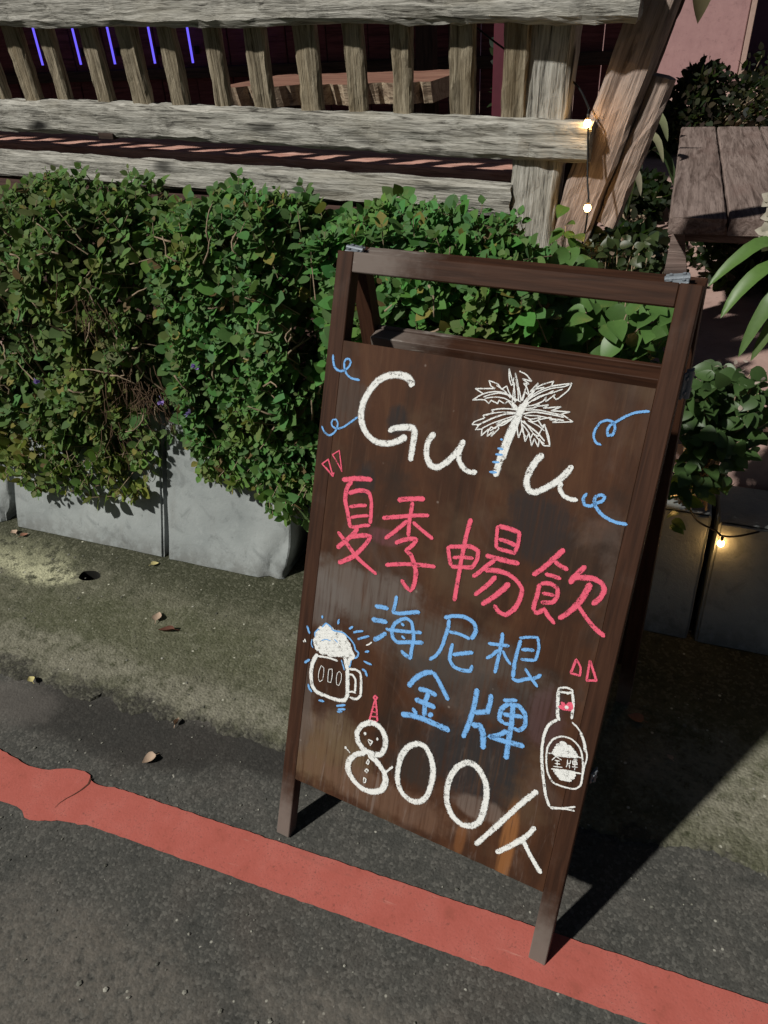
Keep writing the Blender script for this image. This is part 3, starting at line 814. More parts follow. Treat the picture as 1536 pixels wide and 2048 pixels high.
# ---- chalk (x, y in tenths of a millimetre on the panel)
CHALK = [
('chalk_curl','b',33,'116,8561 134,8455 178,8369 264,8335 351,8364 415,8427 433,8491 401,8532 348,8525 325,8468 339,8385 396,8301 482,8260 617,8253'),
('chalk_curl.1','b',29,'53,7465 107,7385 197,7345 275,7393 321,7474 329,7556 294,7606 240,7596 219,7544 244,7492 321,7471 435,7519 534,7602 656,7711'),
('chalk_curl.2','b',36,'4232,7983 4162,8000 4113,8076 4119,8171 4166,8265 4241,8307 4318,8293 4356,8224 4342,8137 4288,8118 4268,8174 4286,8245 4355,8308 4451,8392 4565,8462 4721,8505'),
('chalk_curl.3','b',44,'4178,7331 4144,7243 4176,7170 4254,7170 4320,7222 4394,7275 4408,7331 4363,7347 4301,7315 4291,7242 4342,7156 4442,7082 4586,7037 4760,7039'),
('chalk_letter_g','w',94,'1448,8283 1462,8352 1378,8413 1242,8425 1078,8390 920,8290 803,8126 729,7959 708,7783 749,7617 858,7479 1010,7405 1186,7408 1350,7472 1496,7577'),
('chalk_letter_g','w',88,'1194,7590 1272,7651 1419,7694 1577,7715 1609,7668 1615,7577 1611,7437 1609,7227'),
('chalk_letter_u','w',81,'1925,7712 1854,7592 1832,7466 1862,7333 1944,7234 2044,7225 2160,7318 2266,7454 2341,7582 2377,7694'),
('chalk_letter_u','w',73,'2364,7632 2332,7490 2358,7382 2454,7288 2553,7264 2642,7291'),
('chalk_letter_u.1','w',84,'3514,7722 3436,7608 3375,7450 3357,7300 3413,7193 3506,7187 3618,7267 3756,7388 3841,7497 3925,7648'),
('chalk_letter_u.1','w',66,'3824,7403 3816,7312 3875,7235 3969,7202 4081,7211'),
('chalk_palm_tree','w',86,'3129,8331 3075,8128 3018,7939 2974,7714 2936,7504 2910,7276'),
('chalk_palm_tree','w',65,'3112,8276 3064,8090 3000,7882 2953,7673 2918,7445 2916,7296'),
('chalk_palm_tree','w',54,'3163,8346 3116,8206 3065,7984 3025,7796 2979,7531'),
('chalk_palm_tree','w',16,'3091,8342 2954,8390 2818,8429 2671,8414 2530,8355 2412,8260 2579,8291 2644,8249 2673,8298 2772,8270 2782,8317 2871,8287 2910,8329 2964,8286 3002,8327'),
('chalk_palm_tree','w',16,'3020,8330 2909,8435 2856,8523 2792,8469 2726,8528 2600,8553 2639,8488 2700,8463 2424,8418 2547,8367'),
('chalk_palm_tree','w',16,'2970,8304 2963,8444 2956,8582 2917,8541 2875,8622 2849,8748 2899,8643 2929,8578'),
('chalk_palm_tree','w',16,'3052,8353 3019,8488 2942,8710 2988,8605 3051,8458 3088,8359'),
('chalk_palm_tree','w',16,'3105,8362 3119,8487 3179,8453 3135,8541 3081,8593 3152,8596 3052,8649 3181,8635 3096,8708 2990,8743'),
('chalk_palm_tree','w',15,'3126,8348 3195,8464 3295,8593 3472,8681 3449,8617 3710,8693 3619,8636 3455,8584 3328,8512 3204,8414 3147,8334'),
('chalk_palm_tree','w',15,'3710,8693 3678,8595 3550,8455 3510,8482 3520,8518 3419,8407 3408,8465 3383,8409 3272,8338 3188,8306'),
('chalk_palm_tree','w',16,'3147,8334 3226,8487 3272,8624 3215,8546 3188,8498 3252,8543 3367,8587'),
('chalk_palm_tree','w',15,'3159,8266 3296,8308 3340,8359 3277,8313 3461,8371 3401,8317 3627,8373 3510,8301 3757,8328 3653,8284 3814,8209 3556,8154 3649,8214 3515,8181 3526,8218 3361,8153 3389,8193 3255,8143 3161,8161'),
('chalk_palm_tree','w',19,'3137,8192 3272,8242 3431,8253 3572,8252 3695,8248'),
('chalk_palm_tree','w',16,'3057,8231 2946,8229 2802,8204 2705,8169 2738,8139 2597,8078 2622,8047 2482,7967 2460,7926 2563,7945 2519,7864 2611,7890 2617,7799 2704,7907 2702,7807 2782,7895 2757,7817 2849,7943 2824,7975 2895,7997 3007,8098'),
('chalk_palm_tree','w',20,'3047,8185 2905,8151 2768,8082 2631,7994 2529,7920'),
('chalk_palm_tree','w',16,'3022,8118 2888,8041 2803,7989 2866,8055 2794,7933 2736,7940 2693,7860'),
('chalk_palm_tree','w',16,'3096,8114 3101,7990 3141,7872 3160,7966 3165,8038 3239,7838 3261,7913 3269,7968 3338,7794 3355,7896 3427,7803 3425,7909 3493,7834 3580,7842 3521,7963 3458,8109 3428,8078 3362,8145 3296,8115 3217,8153'),
('chalk_palm_tree','w',19,'3135,8103 3274,8040 3394,7974 3500,7889'),
('chalk_palm_tree','w',16,'3141,8069 3248,7982 3303,7886 3325,7961 3401,7940 3422,8015 3461,8093 3539,7967 3578,7851'),
('chalk_palm_tree','w',14,'3035,8350 2915,8401 2765,8411 2624,8361 2555,8323'),
('chalk_palm_tree','w',14,'3008,8346 2974,8481 2935,8596 2935,8648'),
('chalk_palm_tree','w',14,'3088,8359 3115,8504 3126,8592'),
('chalk_palm_tree','w',14,'3144,8351 3261,8493 3418,8595 3581,8655'),
('chalk_palm_tree','w',14,'3182,8340 3305,8448 3467,8526 3609,8601'),
('chalk_palm_tree','w',14,'3162,8249 3337,8280 3515,8276 3673,8270'),
('chalk_palm_tree','w',14,'3175,8181 3351,8204 3529,8201 3703,8206'),
('chalk_palm_tree','w',14,'3051,8159 2899,8079 2745,7996 2609,7899'),
('chalk_palm_tree','w',14,'3045,8194 2864,8171 2722,8128 2634,8085'),
('chalk_palm_tree','w',14,'3170,8110 3301,7992 3407,7906 3507,7854'),
('chalk_palm_tree','w',14,'3223,8119 3375,8077 3474,8025'),
('chalk_palm_tree','w',14,'2967,8321 2850,8355 2720,8351 2576,8309'),
('chalk_palm_tree','w',14,'2939,8370 2831,8457 2711,8508'),
('chalk_palm_tree','w',14,'3037,8139 2924,8047 2824,7975 2727,7884'),
('chalk_palm_tree','w',14,'3132,8120 3178,7969 3247,7893'),
('chalk_palm_tree','w',14,'3245,8386 3371,8476 3494,8565'),
('chalk_palm_tree','w',60,'3175,8374 3110,8240 3061,8108'),
('chalk_palm_tree','w',53,'2970,8304 3057,8231'),
('chalk_palm_tree','b',25,'2893,7798 2930,7805'),
('chalk_palm_tree','b',29,'2875,7670 2962,7675'),
('chalk_palm_tree','b',29,'2859,7584 2970,7599'),
('chalk_palm_tree','b',29,'2834,7470 2939,7487'),
('chalk_palm_tree','b',33,'2815,7327 2928,7340'),
('chalk_accent','p',23,'131,6882 234,6975 287,6861 351,6728 131,6882'),
('chalk_accent','p',25,'203,6843 341,6731 361,6794'),
('chalk_accent.1','p',21,'299,7062 409,7150 498,6831 452,6896 299,7062'),
('chalk_accent.2','p',33,'4493,5024 4460,4803 4586,4808 4571,4931 4493,5024'),
('chalk_accent.3','p',34,'4671,5075 4812,4815 4687,4770 4671,5075'),
('chalk_character_xia','p',77,'514,6708 609,6736 753,6781 913,6809 1035,6823'),
('chalk_character_xia','p',74,'701,6722 643,6656 611,6554 613,6418 664,6266 711,6140 752,6005'),
('chalk_character_xia','p',63,'653,6523 765,6582 908,6628 1015,6605 1060,6495 1081,6339 1095,6139'),
('chalk_character_xia','p',53,'696,6315 825,6366 997,6413'),
('chalk_character_xia','p',53,'740,6154 862,6204 1048,6263'),
('chalk_character_xia','p',57,'729,6006 855,6031 983,6084 1098,6119'),
('chalk_character_xia','p',72,'894,6020 826,5906 721,5781 565,5606'),
('chalk_character_xia','p',72,'730,5825 875,5884 1033,5938 1123,5941 1078,5833 978,5681 874,5555 748,5457 619,5371'),
('chalk_character_xia','p',64,'546,5876 641,5802 744,5717 866,5609 984,5528 1130,5456 1314,5375'),
('chalk_character_ji','p',77,'1491,6609 1598,6647 1759,6691 1926,6730'),
('chalk_character_ji','p',64,'1739,6641 1736,6523 1729,6390 1735,6259 1751,6103'),
('chalk_character_ji','p',60,'1281,6277 1460,6337 1637,6393 1837,6456 2030,6502'),
('chalk_character_ji','p',66,'1701,6343 1605,6226 1482,6088 1369,5970'),
('chalk_character_ji','p',61,'1785,6344 1907,6276 2026,6220 2145,6165'),
('chalk_character_ji','p',68,'1547,5942 1638,6006 1770,6074 1886,6098 1850,6008 1743,5879 1836,5830 1892,5737 1946,5616 1959,5483 1944,5355 1905,5282 1811,5330 1734,5412'),
('chalk_character_ji','p',60,'1435,5562 1609,5624 1815,5682 2021,5725 2251,5762'),
('chalk_character_chang','p',64,'2669,6613 2645,6404 2630,6169 2624,5932 2624,5713 2621,5509 2623,5324'),
('chalk_character_chang','p',65,'2389,6123 2430,5988 2482,5838'),
('chalk_character_chang','p',64,'2399,6116 2550,6156 2725,6203 2847,6173 2859,6051 2802,5909 2671,5873 2484,5830'),
('chalk_character_chang','p',54,'2489,5968 2611,6010 2806,6045'),
('chalk_character_chang','p',58,'3071,6608 3082,6446 3104,6277'),
('chalk_character_chang','p',61,'3081,6602 3219,6602 3384,6584 3402,6443 3380,6281'),
('chalk_character_chang','p',58,'3113,6419 3253,6412 3377,6393'),
('chalk_character_chang','p',58,'3112,6279 3243,6279 3398,6277'),
('chalk_character_chang','p',69,'2970,6135 3129,6134 3303,6137 3473,6149'),
('chalk_character_chang','p',63,'3117,6104 3013,5986 2926,5872 2836,5765'),
('chalk_character_chang','p',66,'2990,5917 3160,5956 3336,5953 3486,5889 3573,5791 3568,5629 3511,5468 3409,5354 3299,5375 3215,5449'),
('chalk_character_chang','p',67,'3174,5880 3092,5739 3005,5623 2908,5502'),
('chalk_character_chang','p',70,'3384,5833 3309,5713 3179,5548 3036,5394'),
('chalk_character_yin','p',72,'4034,6516 3934,6362 3805,6173 3681,6033'),
('chalk_character_yin','p',65,'3935,6312 4033,6270 4144,6242'),
('chalk_character_yin','p',56,'3844,6097 3951,6102 4075,6094'),
('chalk_character_yin','p',64,'3798,5945 3799,5805 3785,5659 3783,5534'),
('chalk_character_yin','p',63,'3806,5947 3940,5986 4046,5948 4069,5833 4022,5732 3864,5684'),
('chalk_character_yin','p',53,'3855,5822 3937,5829 4034,5840'),
('chalk_character_yin','p',60,'3783,5534 3845,5518 3931,5598 3994,5529 4113,5434'),
('chalk_character_yin','p',73,'4359,6361 4292,6259 4221,6136 4205,6055'),
('chalk_character_yin','p',70,'4218,6152 4354,6191 4491,6214 4607,6180 4656,6094 4620,5965 4540,5855'),
('chalk_character_yin','p',75,'4465,6148 4417,5955 4340,5777 4240,5624 4145,5524'),
('chalk_character_yin','p',61,'4370,5786 4490,5668 4624,5555 4793,5462'),
('chalk_character_hai','b',73,'1354,4861 1596,4892'),
('chalk_character_hai','b',78,'1330,4626 1606,4666'),
('chalk_character_hai','b',70,'1610,4488 1513,4380 1411,4291'),
('chalk_character_hai','b',48,'1589,4553 1669,4540'),
('chalk_character_hai','b',59,'1699,5136 1691,4996 1679,4854 1776,4863 1941,4930 2113,4994'),
('chalk_character_hai','b',60,'1834,4775 1736,4691 1701,4550 1741,4433 1824,4396 2013,4459 2250,4528'),
('chalk_character_hai','b',59,'1792,4762 1914,4822 2006,4787 2047,4663 2079,4524 2070,4370 2072,4209 1981,4232 1897,4279'),
('chalk_character_hai','b',55,'1634,4550 1797,4581 2008,4629 2195,4679'),
('chalk_character_hai','b',42,'1831,4721 1894,4694'),
('chalk_character_hai','b',43,'1872,4520 1938,4488'),
('chalk_character_ni','b',64,'2508,5020 2650,5096 2826,5131 2974,5087 3022,4980 2979,4823'),
('chalk_character_ni','b',54,'2590,5026 2593,4882 2569,4708 2536,4528 2474,4391 2381,4284'),
('chalk_character_ni','b',57,'2612,4830 2773,4848 2959,4826'),
('chalk_character_ni','b',57,'2706,4670 2694,4519 2704,4396 2779,4316 2906,4298 3042,4336 3056,4435'),
('chalk_character_ni','b',57,'2730,4489 2862,4556 3041,4638'),
('chalk_character_gen','b',54,'3416,5079 3426,4971 3426,4810 3420,4624 3412,4426'),
('chalk_character_gen','b',54,'3233,4847 3384,4877 3552,4913'),
('chalk_character_gen','b',55,'3398,4800 3329,4695 3246,4605'),
('chalk_character_gen','b',42,'3464,4813 3528,4723 3621,4634'),
('chalk_character_gen','b',57,'3692,5060 3679,4896 3668,4691 3683,4452'),
('chalk_character_gen','b',41,'3665,5075 3795,5130 3918,5165 3959,5050 3962,4933 3948,4809'),
('chalk_character_gen','b',49,'3723,4911 3812,4941 3910,4965'),
('chalk_character_gen','b',49,'3740,4766 3840,4791 3947,4818'),
('chalk_character_gen','b',54,'3667,4436 3755,4427 3875,4501 3987,4552 4073,4643'),
('chalk_character_gen','b',45,'3827,4656 3921,4558 4056,4435'),
('chalk_character_jin','b',82,'2109,3725 2195,3893 2331,4041 2476,4117'),
('chalk_character_jin','b',71,'2476,4117 2608,3970 2788,3743'),
('chalk_character_jin','b',86,'2278,3750 2421,3778 2594,3756'),
('chalk_character_jin','b',82,'2450,3752 2428,3582 2442,3336'),
('chalk_character_jin','b',88,'2246,3563 2406,3561 2603,3549'),
('chalk_character_jin','b',69,'2232,3406 2321,3314'),
('chalk_character_jin','b',73,'2573,3437 2511,3363'),
('chalk_character_jin','b',88,'2058,3224 2253,3274 2449,3288 2647,3278 2890,3263'),
('chalk_character_pai','b',75,'3193,4100 3197,3874 3182,3626 3148,3416 3110,3227'),
('chalk_character_pai','b',77,'3416,4088 3425,3937 3404,3797 3216,3700'),
('chalk_character_pai','b',88,'3206,3488 3337,3528 3402,3420 3446,3167'),
('chalk_character_pai','b',62,'3605,4053 3809,4135'),
('chalk_character_pai','b',72,'3695,4040 3608,3912 3605,3743 3690,3705'),
('chalk_character_pai','b',67,'3699,4018 3846,4051 3961,3954 3984,3775 3915,3676 3825,3687'),
('chalk_character_pai','b',62,'3643,3842 3791,3876 3937,3910'),
('chalk_character_pai','b',58,'3669,3697 3817,3732'),
('chalk_character_pai','b',81,'3765,4020 3789,3768 3796,3483 3812,3149'),
('chalk_character_pai','b',73,'3751,3610 3638,3492 3506,3413 3674,3421 3848,3444 4041,3464'),
('chalk_beer_mug','w',67,'437,3723 379,3585 352,3423 365,3264 412,3117 491,3047 644,3027'),
('chalk_beer_mug','w',65,'619,3039 780,3034 937,3050 1034,3086 1076,3189 1060,3355 1033,3558 1007,3708'),
('chalk_beer_mug','w',38,'447,3684 581,3714 715,3728 827,3725'),
('chalk_beer_mug','w',113,'495,4219 548,4245 604,4244'),
('chalk_beer_mug','w',113,'392,4133 544,4191 696,4222'),
('chalk_beer_mug','w',113,'356,4058 621,4153 885,4221'),
('chalk_beer_mug','w',113,'352,3993 645,4098 934,4175'),
('chalk_beer_mug','w',112,'326,3921 653,4038 974,4126'),
('chalk_beer_mug','w',113,'345,3863 687,3986 1024,4081'),
('chalk_beer_mug','w',112,'374,3809 717,3933 1053,4028'),
('chalk_beer_mug','w',112,'459,3773 773,3889 1082,3975'),
('chalk_beer_mug','w',112,'618,3775 865,3868 1109,3933'),
('chalk_beer_mug','w',75,'928,3891 962,3798 997,3705 1017,3638'),
('chalk_beer_mug','w',64,'1037,3981 1103,3899 1036,3824 1039,3719'),
('chalk_beer_mug','b',28,'462,4209 529,4303 611,4278 674,4225 762,4233 860,4244 941,4209 1012,4170 1086,4102 1118,4029 1176,3997 1174,3934 1118,3868'),
('chalk_beer_mug','b',22,'351,4003 342,4075 401,4157 436,4147'),
('chalk_beer_mug','b',24,'888,3772 933,3682 965,3609'),
('chalk_beer_mug','b',19,'480,3977 564,4026 654,4030'),
('chalk_beer_mug','b',19,'714,4082 786,4043'),
('chalk_beer_mug','b',21,'1069,3825 1061,3717 1038,3687'),
('chalk_beer_mug','b',18,'300,3944 301,3848 341,3798'),
('chalk_beer_mug','w',40,'1047,3659 1164,3690 1242,3676 1280,3595 1304,3423 1313,3278 1273,3209 1222,3179 1123,3174'),
('chalk_beer_mug','w',36,'1059,3573 1124,3580 1187,3518 1202,3407 1205,3302'),
('chalk_beer_mug','w',28,'1095,3260 1152,3287 1229,3289'),
('chalk_beer_mug','w',12,'534,3542 583,3516 594,3423 587,3301 536,3244 507,3294 502,3422 534,3542'),
('chalk_beer_mug','w',12,'684,3525 743,3551 757,3438 746,3305 690,3300 681,3411 684,3525'),
('chalk_beer_mug','w',11,'877,3556 920,3529 929,3414 899,3306 858,3313 840,3414 849,3514 877,3556'),
('chalk_beer_mug','b',39,'442,4416 454,4363'),
('chalk_beer_mug','b',38,'761,4450 746,4352'),
('chalk_beer_mug','b',39,'178,4149 247,4022'),
('chalk_beer_mug','b',38,'957,4337 1024,4405'),
('chalk_beer_mug','b',37,'1038,4302 1118,4349 1215,4386'),
('chalk_beer_mug','b',37,'1131,4215 1224,4276 1333,4338'),
('chalk_beer_mug','b',37,'1288,4046 1363,4087'),
('chalk_beer_mug','b',38,'1289,3886 1366,3876 1441,3871'),
('chalk_beer_mug','b',40,'205,3480 304,3575'),
('chalk_beer_mug','b',38,'1277,3740 1344,3722 1387,3644'),
('chalk_beer_mug','b',41,'323,3128 355,3052 414,3007'),
('chalk_beer_mug','b',40,'555,2905 668,2926'),
('chalk_beer_mug','b',39,'902,2927 1066,3012'),
('chalk_beer_mug','b',40,'938,2875 1076,2939'),
('chalk_beer_mug','b',40,'926,2832 1028,2872'),
('chalk_beer_mug','w',29,'136,3863 162,3844'),
('chalk_beer_mug','w',29,'161,3903 190,3854'),
('chalk_beer_mug','w',23,'1293,4166 1342,4198 1387,4254'),
('chalk_snowman','p',33,'1575,3375 1547,3326 1585,3301 1612,3351 1575,3375'),
('chalk_snowman','p',34,'1578,3299 1554,3094 1532,2889'),
('chalk_snowman','p',34,'1592,3304 1636,3126 1675,2945'),
('chalk_snowman','p',23,'1563,3176 1622,3173'),
('chalk_snowman','p',23,'1555,3082 1641,3089'),
('chalk_snowman','p',31,'1535,2908 1671,2936'),
('chalk_snowman','p',23,'1550,2988 1659,3018'),
('chalk_snowman','w',90,'1528,2861 1408,2760 1343,2600 1382,2454 1504,2356 1655,2338 1807,2389 1866,2534 1853,2714 1755,2846 1630,2888 1528,2861'),
('chalk_snowman','w',97,'1539,2303 1375,2207 1262,2021 1270,1859 1385,1728 1562,1640 1751,1656 1922,1775 1975,1962 1931,2079 1838,2174 1720,2258 1595,2286'),
('chalk_snowman','w',80,'1918,1801 1955,1954 1919,2074'),
('chalk_snowman','w',58,'1464,2649 1511,2641'),
('chalk_snowman','w',57,'1698,2637 1735,2639'),
('chalk_snowman','w',24,'1556,2566 1637,2559 1608,2480 1550,2550'),
('chalk_snowman','w',49,'1152,2264 1191,2239'),
('chalk_snowman','w',25,'1191,2239 1267,2189'),
('chalk_snowman','w',37,'1919,2074 2038,2247'),
('chalk_snowman','w',58,'2024,2254 2060,2243'),
('chalk_snowman','w',21,'1606,2209 1629,2179 1618,2120 1581,2131 1606,2209'),
('chalk_snowman','w',24,'1603,2031 1639,2011 1613,1961 1576,1978 1603,2031'),
('chalk_snowman','w',22,'1574,1853 1616,1844 1612,1774 1579,1759 1574,1853'),
('chalk_digit_zero','w',87,'2410,2839 2275,2731 2177,2533 2150,2282 2172,2050 2275,1880 2441,1807 2589,1848 2693,1990 2739,2250 2731,2508 2654,2708 2535,2839 2410,2839'),
('chalk_digit_zero.1','w',92,'3246,2853 3113,2725 3029,2508 3008,2265 3044,2045 3160,1861 3344,1777 3502,1835 3598,1965 3630,2188 3631,2420 3588,2629 3480,2783 3349,2865 3246,2853'),
('chalk_slash','w',80,'4353,2853 4176,2569 3991,2230 3800,1880 3602,1531'),
('chalk_character_ren','w',80,'4431,2263 4320,2031 4139,1787 3939,1555'),
('chalk_character_ren','w',74,'4298,1969 4404,1817 4545,1657 4655,1545'),
('chalk_bottle','w',31,'4348,4527 4441,4573 4523,4569 4540,4531 4446,4496 4346,4481 4348,4527'),
('chalk_bottle','w',47,'4346,4481 4379,4278 4412,4108 4450,4053'),
('chalk_bottle','w',36,'4542,4521 4585,4357 4604,4137'),
('chalk_bottle','w',17,'4379,4471 4434,4503 4478,4486 4521,4524'),
('chalk_bottle','w',44,'4417,4063 4317,3931 4283,3777 4289,3544 4340,3278 4416,3022 4489,2811 4568,2676'),
('chalk_bottle','w',26,'4568,2676 4738,2731 4916,2838'),
('chalk_bottle','w',26,'4582,2658 4779,2737 4919,2771'),
('chalk_bottle','w',25,'4616,4096 4708,4041 4799,3941 4870,3786 4915,3666 4912,3478 4914,3315'),
('chalk_bottle','w',38,'4758,3993 4835,3863 4883,3722'),
('chalk_bottle','w',28,'4525,3829 4417,3738 4364,3575 4390,3348 4450,3182 4544,3079 4693,3073 4852,3109 4917,3198 4906,3405 4867,3599 4796,3755 4666,3840 4525,3829'),
('chalk_bottle','w',58,'4512,3730 4564,3733 4615,3735'),
('chalk_bottle','w',58,'4472,3671 4581,3698 4689,3724'),
('chalk_bottle','w',58,'4456,3622 4594,3661 4731,3700'),
('chalk_bottle','w',58,'4444,3575 4604,3623 4761,3671'),
('chalk_bottle','w',58,'4439,3535 4615,3590 4787,3644'),
('chalk_bottle','w',58,'4461,3511 4633,3565 4802,3618'),
('chalk_bottle','w',56,'4510,3256 4667,3313 4824,3357'),
('chalk_bottle','w',56,'4537,3227 4682,3279 4827,3319'),
('chalk_bottle','w',56,'4573,3200 4696,3242 4820,3273'),
('chalk_bottle','w',56,'4610,3173 4699,3201 4789,3217'),
('chalk_bottle','w',21,'4389,3502 4616,3574 4863,3621'),
('chalk_bottle','w',22,'4474,3276 4662,3334 4892,3376'),
('chalk_bottle','p',84,'4423,4295 4445,4235'),
('chalk_bottle','p',63,'4415,4337 4496,4289 4560,4381'),
('chalk_bottle','p',63,'4434,4242 4578,4286'),
('chalk_bottle','p',46,'4558,4369 4577,4274'),
('chalk_bottle','w',55,'4492,4310 4512,4261'),
('chalk_bottle','w',15,'4459,3413 4506,3493 4594,3471'),
('chalk_bottle','w',15,'4497,3430 4568,3443'),
('chalk_bottle','w',15,'4535,3434 4549,3357'),
('chalk_bottle','w',15,'4507,3379 4586,3404'),
('chalk_bottle','w',15,'4496,3327 4625,3366'),
('chalk_bottle','w',15,'4669,3514 4680,3437 4673,3387'),
('chalk_bottle','w',15,'4681,3454 4723,3472'),
('chalk_bottle','w',15,'4713,3522 4714,3475'),
('chalk_bottle','w',15,'4703,3447 4724,3392'),
('chalk_bottle','w',15,'4745,3547 4804,3560'),
('chalk_bottle','w',15,'4741,3517 4788,3537 4813,3494 4756,3470 4741,3517'),
('chalk_bottle','w',15,'4746,3491 4802,3515'),
('chalk_bottle','w',15,'4770,3546 4796,3393'),
('chalk_bottle','w',15,'4747,3430 4825,3452'),
]
CH_INFO = {
 'chalk_letter_g': ('chalk_letter', 'white chalk capital letter G'), 'chalk_letter_u': ('chalk_letter', 'white chalk letter u after the G'),
 'chalk_letter_u.1': ('chalk_letter', 'white chalk letter u after the palm tree'), 'chalk_palm_tree': ('chalk_palm_tree', 'white chalk palm tree standing in for a letter T'),
 'chalk_character_xia': ('chalk_character', 'pink chalk character for summer'), 'chalk_character_ji': ('chalk_character', 'pink chalk character for season'),
 'chalk_character_chang': ('chalk_character', 'pink chalk character, third of the row'), 'chalk_character_yin': ('chalk_character', 'pink chalk character for drink'),
 'chalk_character_hai': ('chalk_character', 'blue chalk character for sea'), 'chalk_character_ni': ('chalk_character', 'blue chalk character, middle of three'),
 'chalk_character_gen': ('chalk_character', 'blue chalk character for root'), 'chalk_character_jin': ('chalk_character', 'blue chalk character for gold'),
 'chalk_character_pai': ('chalk_character', 'blue chalk character for plate'), 'chalk_character_ren': ('chalk_character', 'white chalk character for person'),
 'chalk_beer_mug': ('chalk_beer_mug', 'white chalk beer mug with foam and blue sparkle marks'), 'chalk_snowman': ('chalk_digit', 'digit eight drawn as a snowman with a pink hat'),
 'chalk_digit_zero': ('chalk_digit', 'white chalk zero'), 'chalk_digit_zero.1': ('chalk_digit', 'white chalk zero'), 'chalk_slash': ('chalk_slash', 'white chalk slash'),
 'chalk_bottle': ('chalk_bottle', 'white chalk bottle with a label')}

def catmull(pts, step):
    if len(pts) == 2:
        pts = [pts[0], ((pts[0][0] + pts[1][0]) / 2, (pts[0][1] + pts[1][1]) / 2), pts[1]]
    closed = pts[0] == pts[-1] and len(pts) > 4
    out = []
    n = len(pts)
    for i in range(n - 1):
        p1, p2 = pts[i], pts[i + 1]
        p0 = pts[i - 1] if i > 0 else (pts[-2] if closed else (2 * p1[0] - p2[0], 2 * p1[1] - p2[1]))
        p3 = pts[i + 2] if i + 2 < n else (pts[1] if closed else (2 * p2[0] - p1[0], 2 * p2[1] - p1[1]))
        m = max(2, int(math.dist(p1, p2) / step))
        # centripetal-ish: damp the tangents at sharp corners so scribbles stay pointed
        a = Vector((p1[0] - p0[0], p1[1] - p0[1])); b = Vector((p2[0] - p1[0], p2[1] - p1[1])); c = Vector((p3[0] - p2[0], p3[1] - p2[1]))
        def tan(u, v):
            if u.length < 1e-9 or v.length < 1e-9: return Vector((0, 0))
            k = max(0, u.normalized().dot(v.normalized()))
            return (u.normalized() + v.normalized()) * .5 * min(u.length, v.length) * k
        t1, t2_ = tan(a, b), tan(b, c)
        for j in range(m):
            t = j / m
            h00, h10, h01, h11 = 2*t**3 - 3*t*t + 1, t**3 - 2*t*t + t, -2*t**3 + 3*t*t, t**3 - t*t
            out.append((h00 * p1[0] + h10 * t1.x + h01 * p2[0] + h11 * t2_.x, h00 * p1[1] + h10 * t1.y + h01 * p2[1] + h11 * t2_.y))
    out.append(pts[-1])
    return out

chalk = {}
for idx, (part, colr, w, ps) in enumerate(CHALK):
    pts = [tuple(float(c) * 1e-4 for c in q.split(',')) for q in ps.split()]
    closed = pts[0] == pts[-1] and len(pts) > 4
    w = w * 1e-4 * {'chalk_palm_tree': 1.02, 'chalk_beer_mug': .92, 'chalk_bottle': .90}.get(part, .92)
    cv = catmull(pts, max(.0012, min(.0025, w * .6)))
    z = .0009 + idx * 3e-6
    d = chalk.setdefault(part, dict(v=[], f=[], e=[], mi=[]))
    tot = [0]
    for i in range(1, len(cv)): tot.append(tot[-1] + math.dist(cv[i], cv[i - 1]))
    Lt = tot[-1]
    base = len(d['v']); NS = 7
    for i, p in enumerate(cv):
        a = cv[max(0, i - 1)]; b = cv[min(len(cv) - 1, i + 1)]
        if closed and i in (0, len(cv) - 1): a, b = cv[-2], cv[1]
        dx, dy = b[0] - a[0], b[1] - a[1]; L = math.hypot(dx, dy) or 1e-6
        nx_, ny_ = -dy / L, dx / L
        e = 1.0
        if not closed:
            dd = min(tot[i], Lt - tot[i]); rr = w * .45
            e = math.sqrt(max(.12, 1 - (1 - min(1, dd / rr)) ** 2))
        jl = 1 + .20 * mnoise.noise(Vector((p[0] * 260, p[1] * 260, idx)))
        jr = 1 + .20 * mnoise.noise(Vector((p[0] * 260, p[1] * 260, idx + 50)))
        press = 1 + .20 * mnoise.noise(Vector((tot[i] * 28, idx * 3.3, 0)))
        for s_ in range(NS):
            t = (-1 + 2 * s_ / (NS - 1)) * 1.38
            hw = w * .5 * e * press * (jl if t < 0 else jr) * 1.06
            d['v'].append((p[0] + nx_ * hw * t, p[1] + ny_ * hw * t, z))
            d['e'].append(abs(t))
    ex = min(3, len(cv))
    for i in range(len(cv) - 1):
        for s_ in range(NS - 1):
            d['f'].append((base + i * NS + s_, base + i * NS + s_ + 1, base + (i + 1) * NS + s_ + 1, base + (i + 1) * NS + s_))
            d['mi'].append('wpb'.index(colr))
for part, d in chalk.items():
    nm, lb = CH_INFO.get(part, (part.split('.')[0], None))
    o = mesh_obj(nm, d['v'], d['f'], M['cw'], panel)
    o.data.materials.append(M['cp']); o.data.materials.append(M['cb'])
    o.data.polygons.foreach_set('material_index', d['mi'])
    at = o.data.attributes.new('edge', 'FLOAT', 'POINT'); at.data.foreach_set('value', d['e'])
    if nm == 'chalk_curl': lb = 'light blue chalk curl'
    if nm == 'chalk_accent': lb = 'small pink chalk accent mark'
    if lb: o['label'] = lb

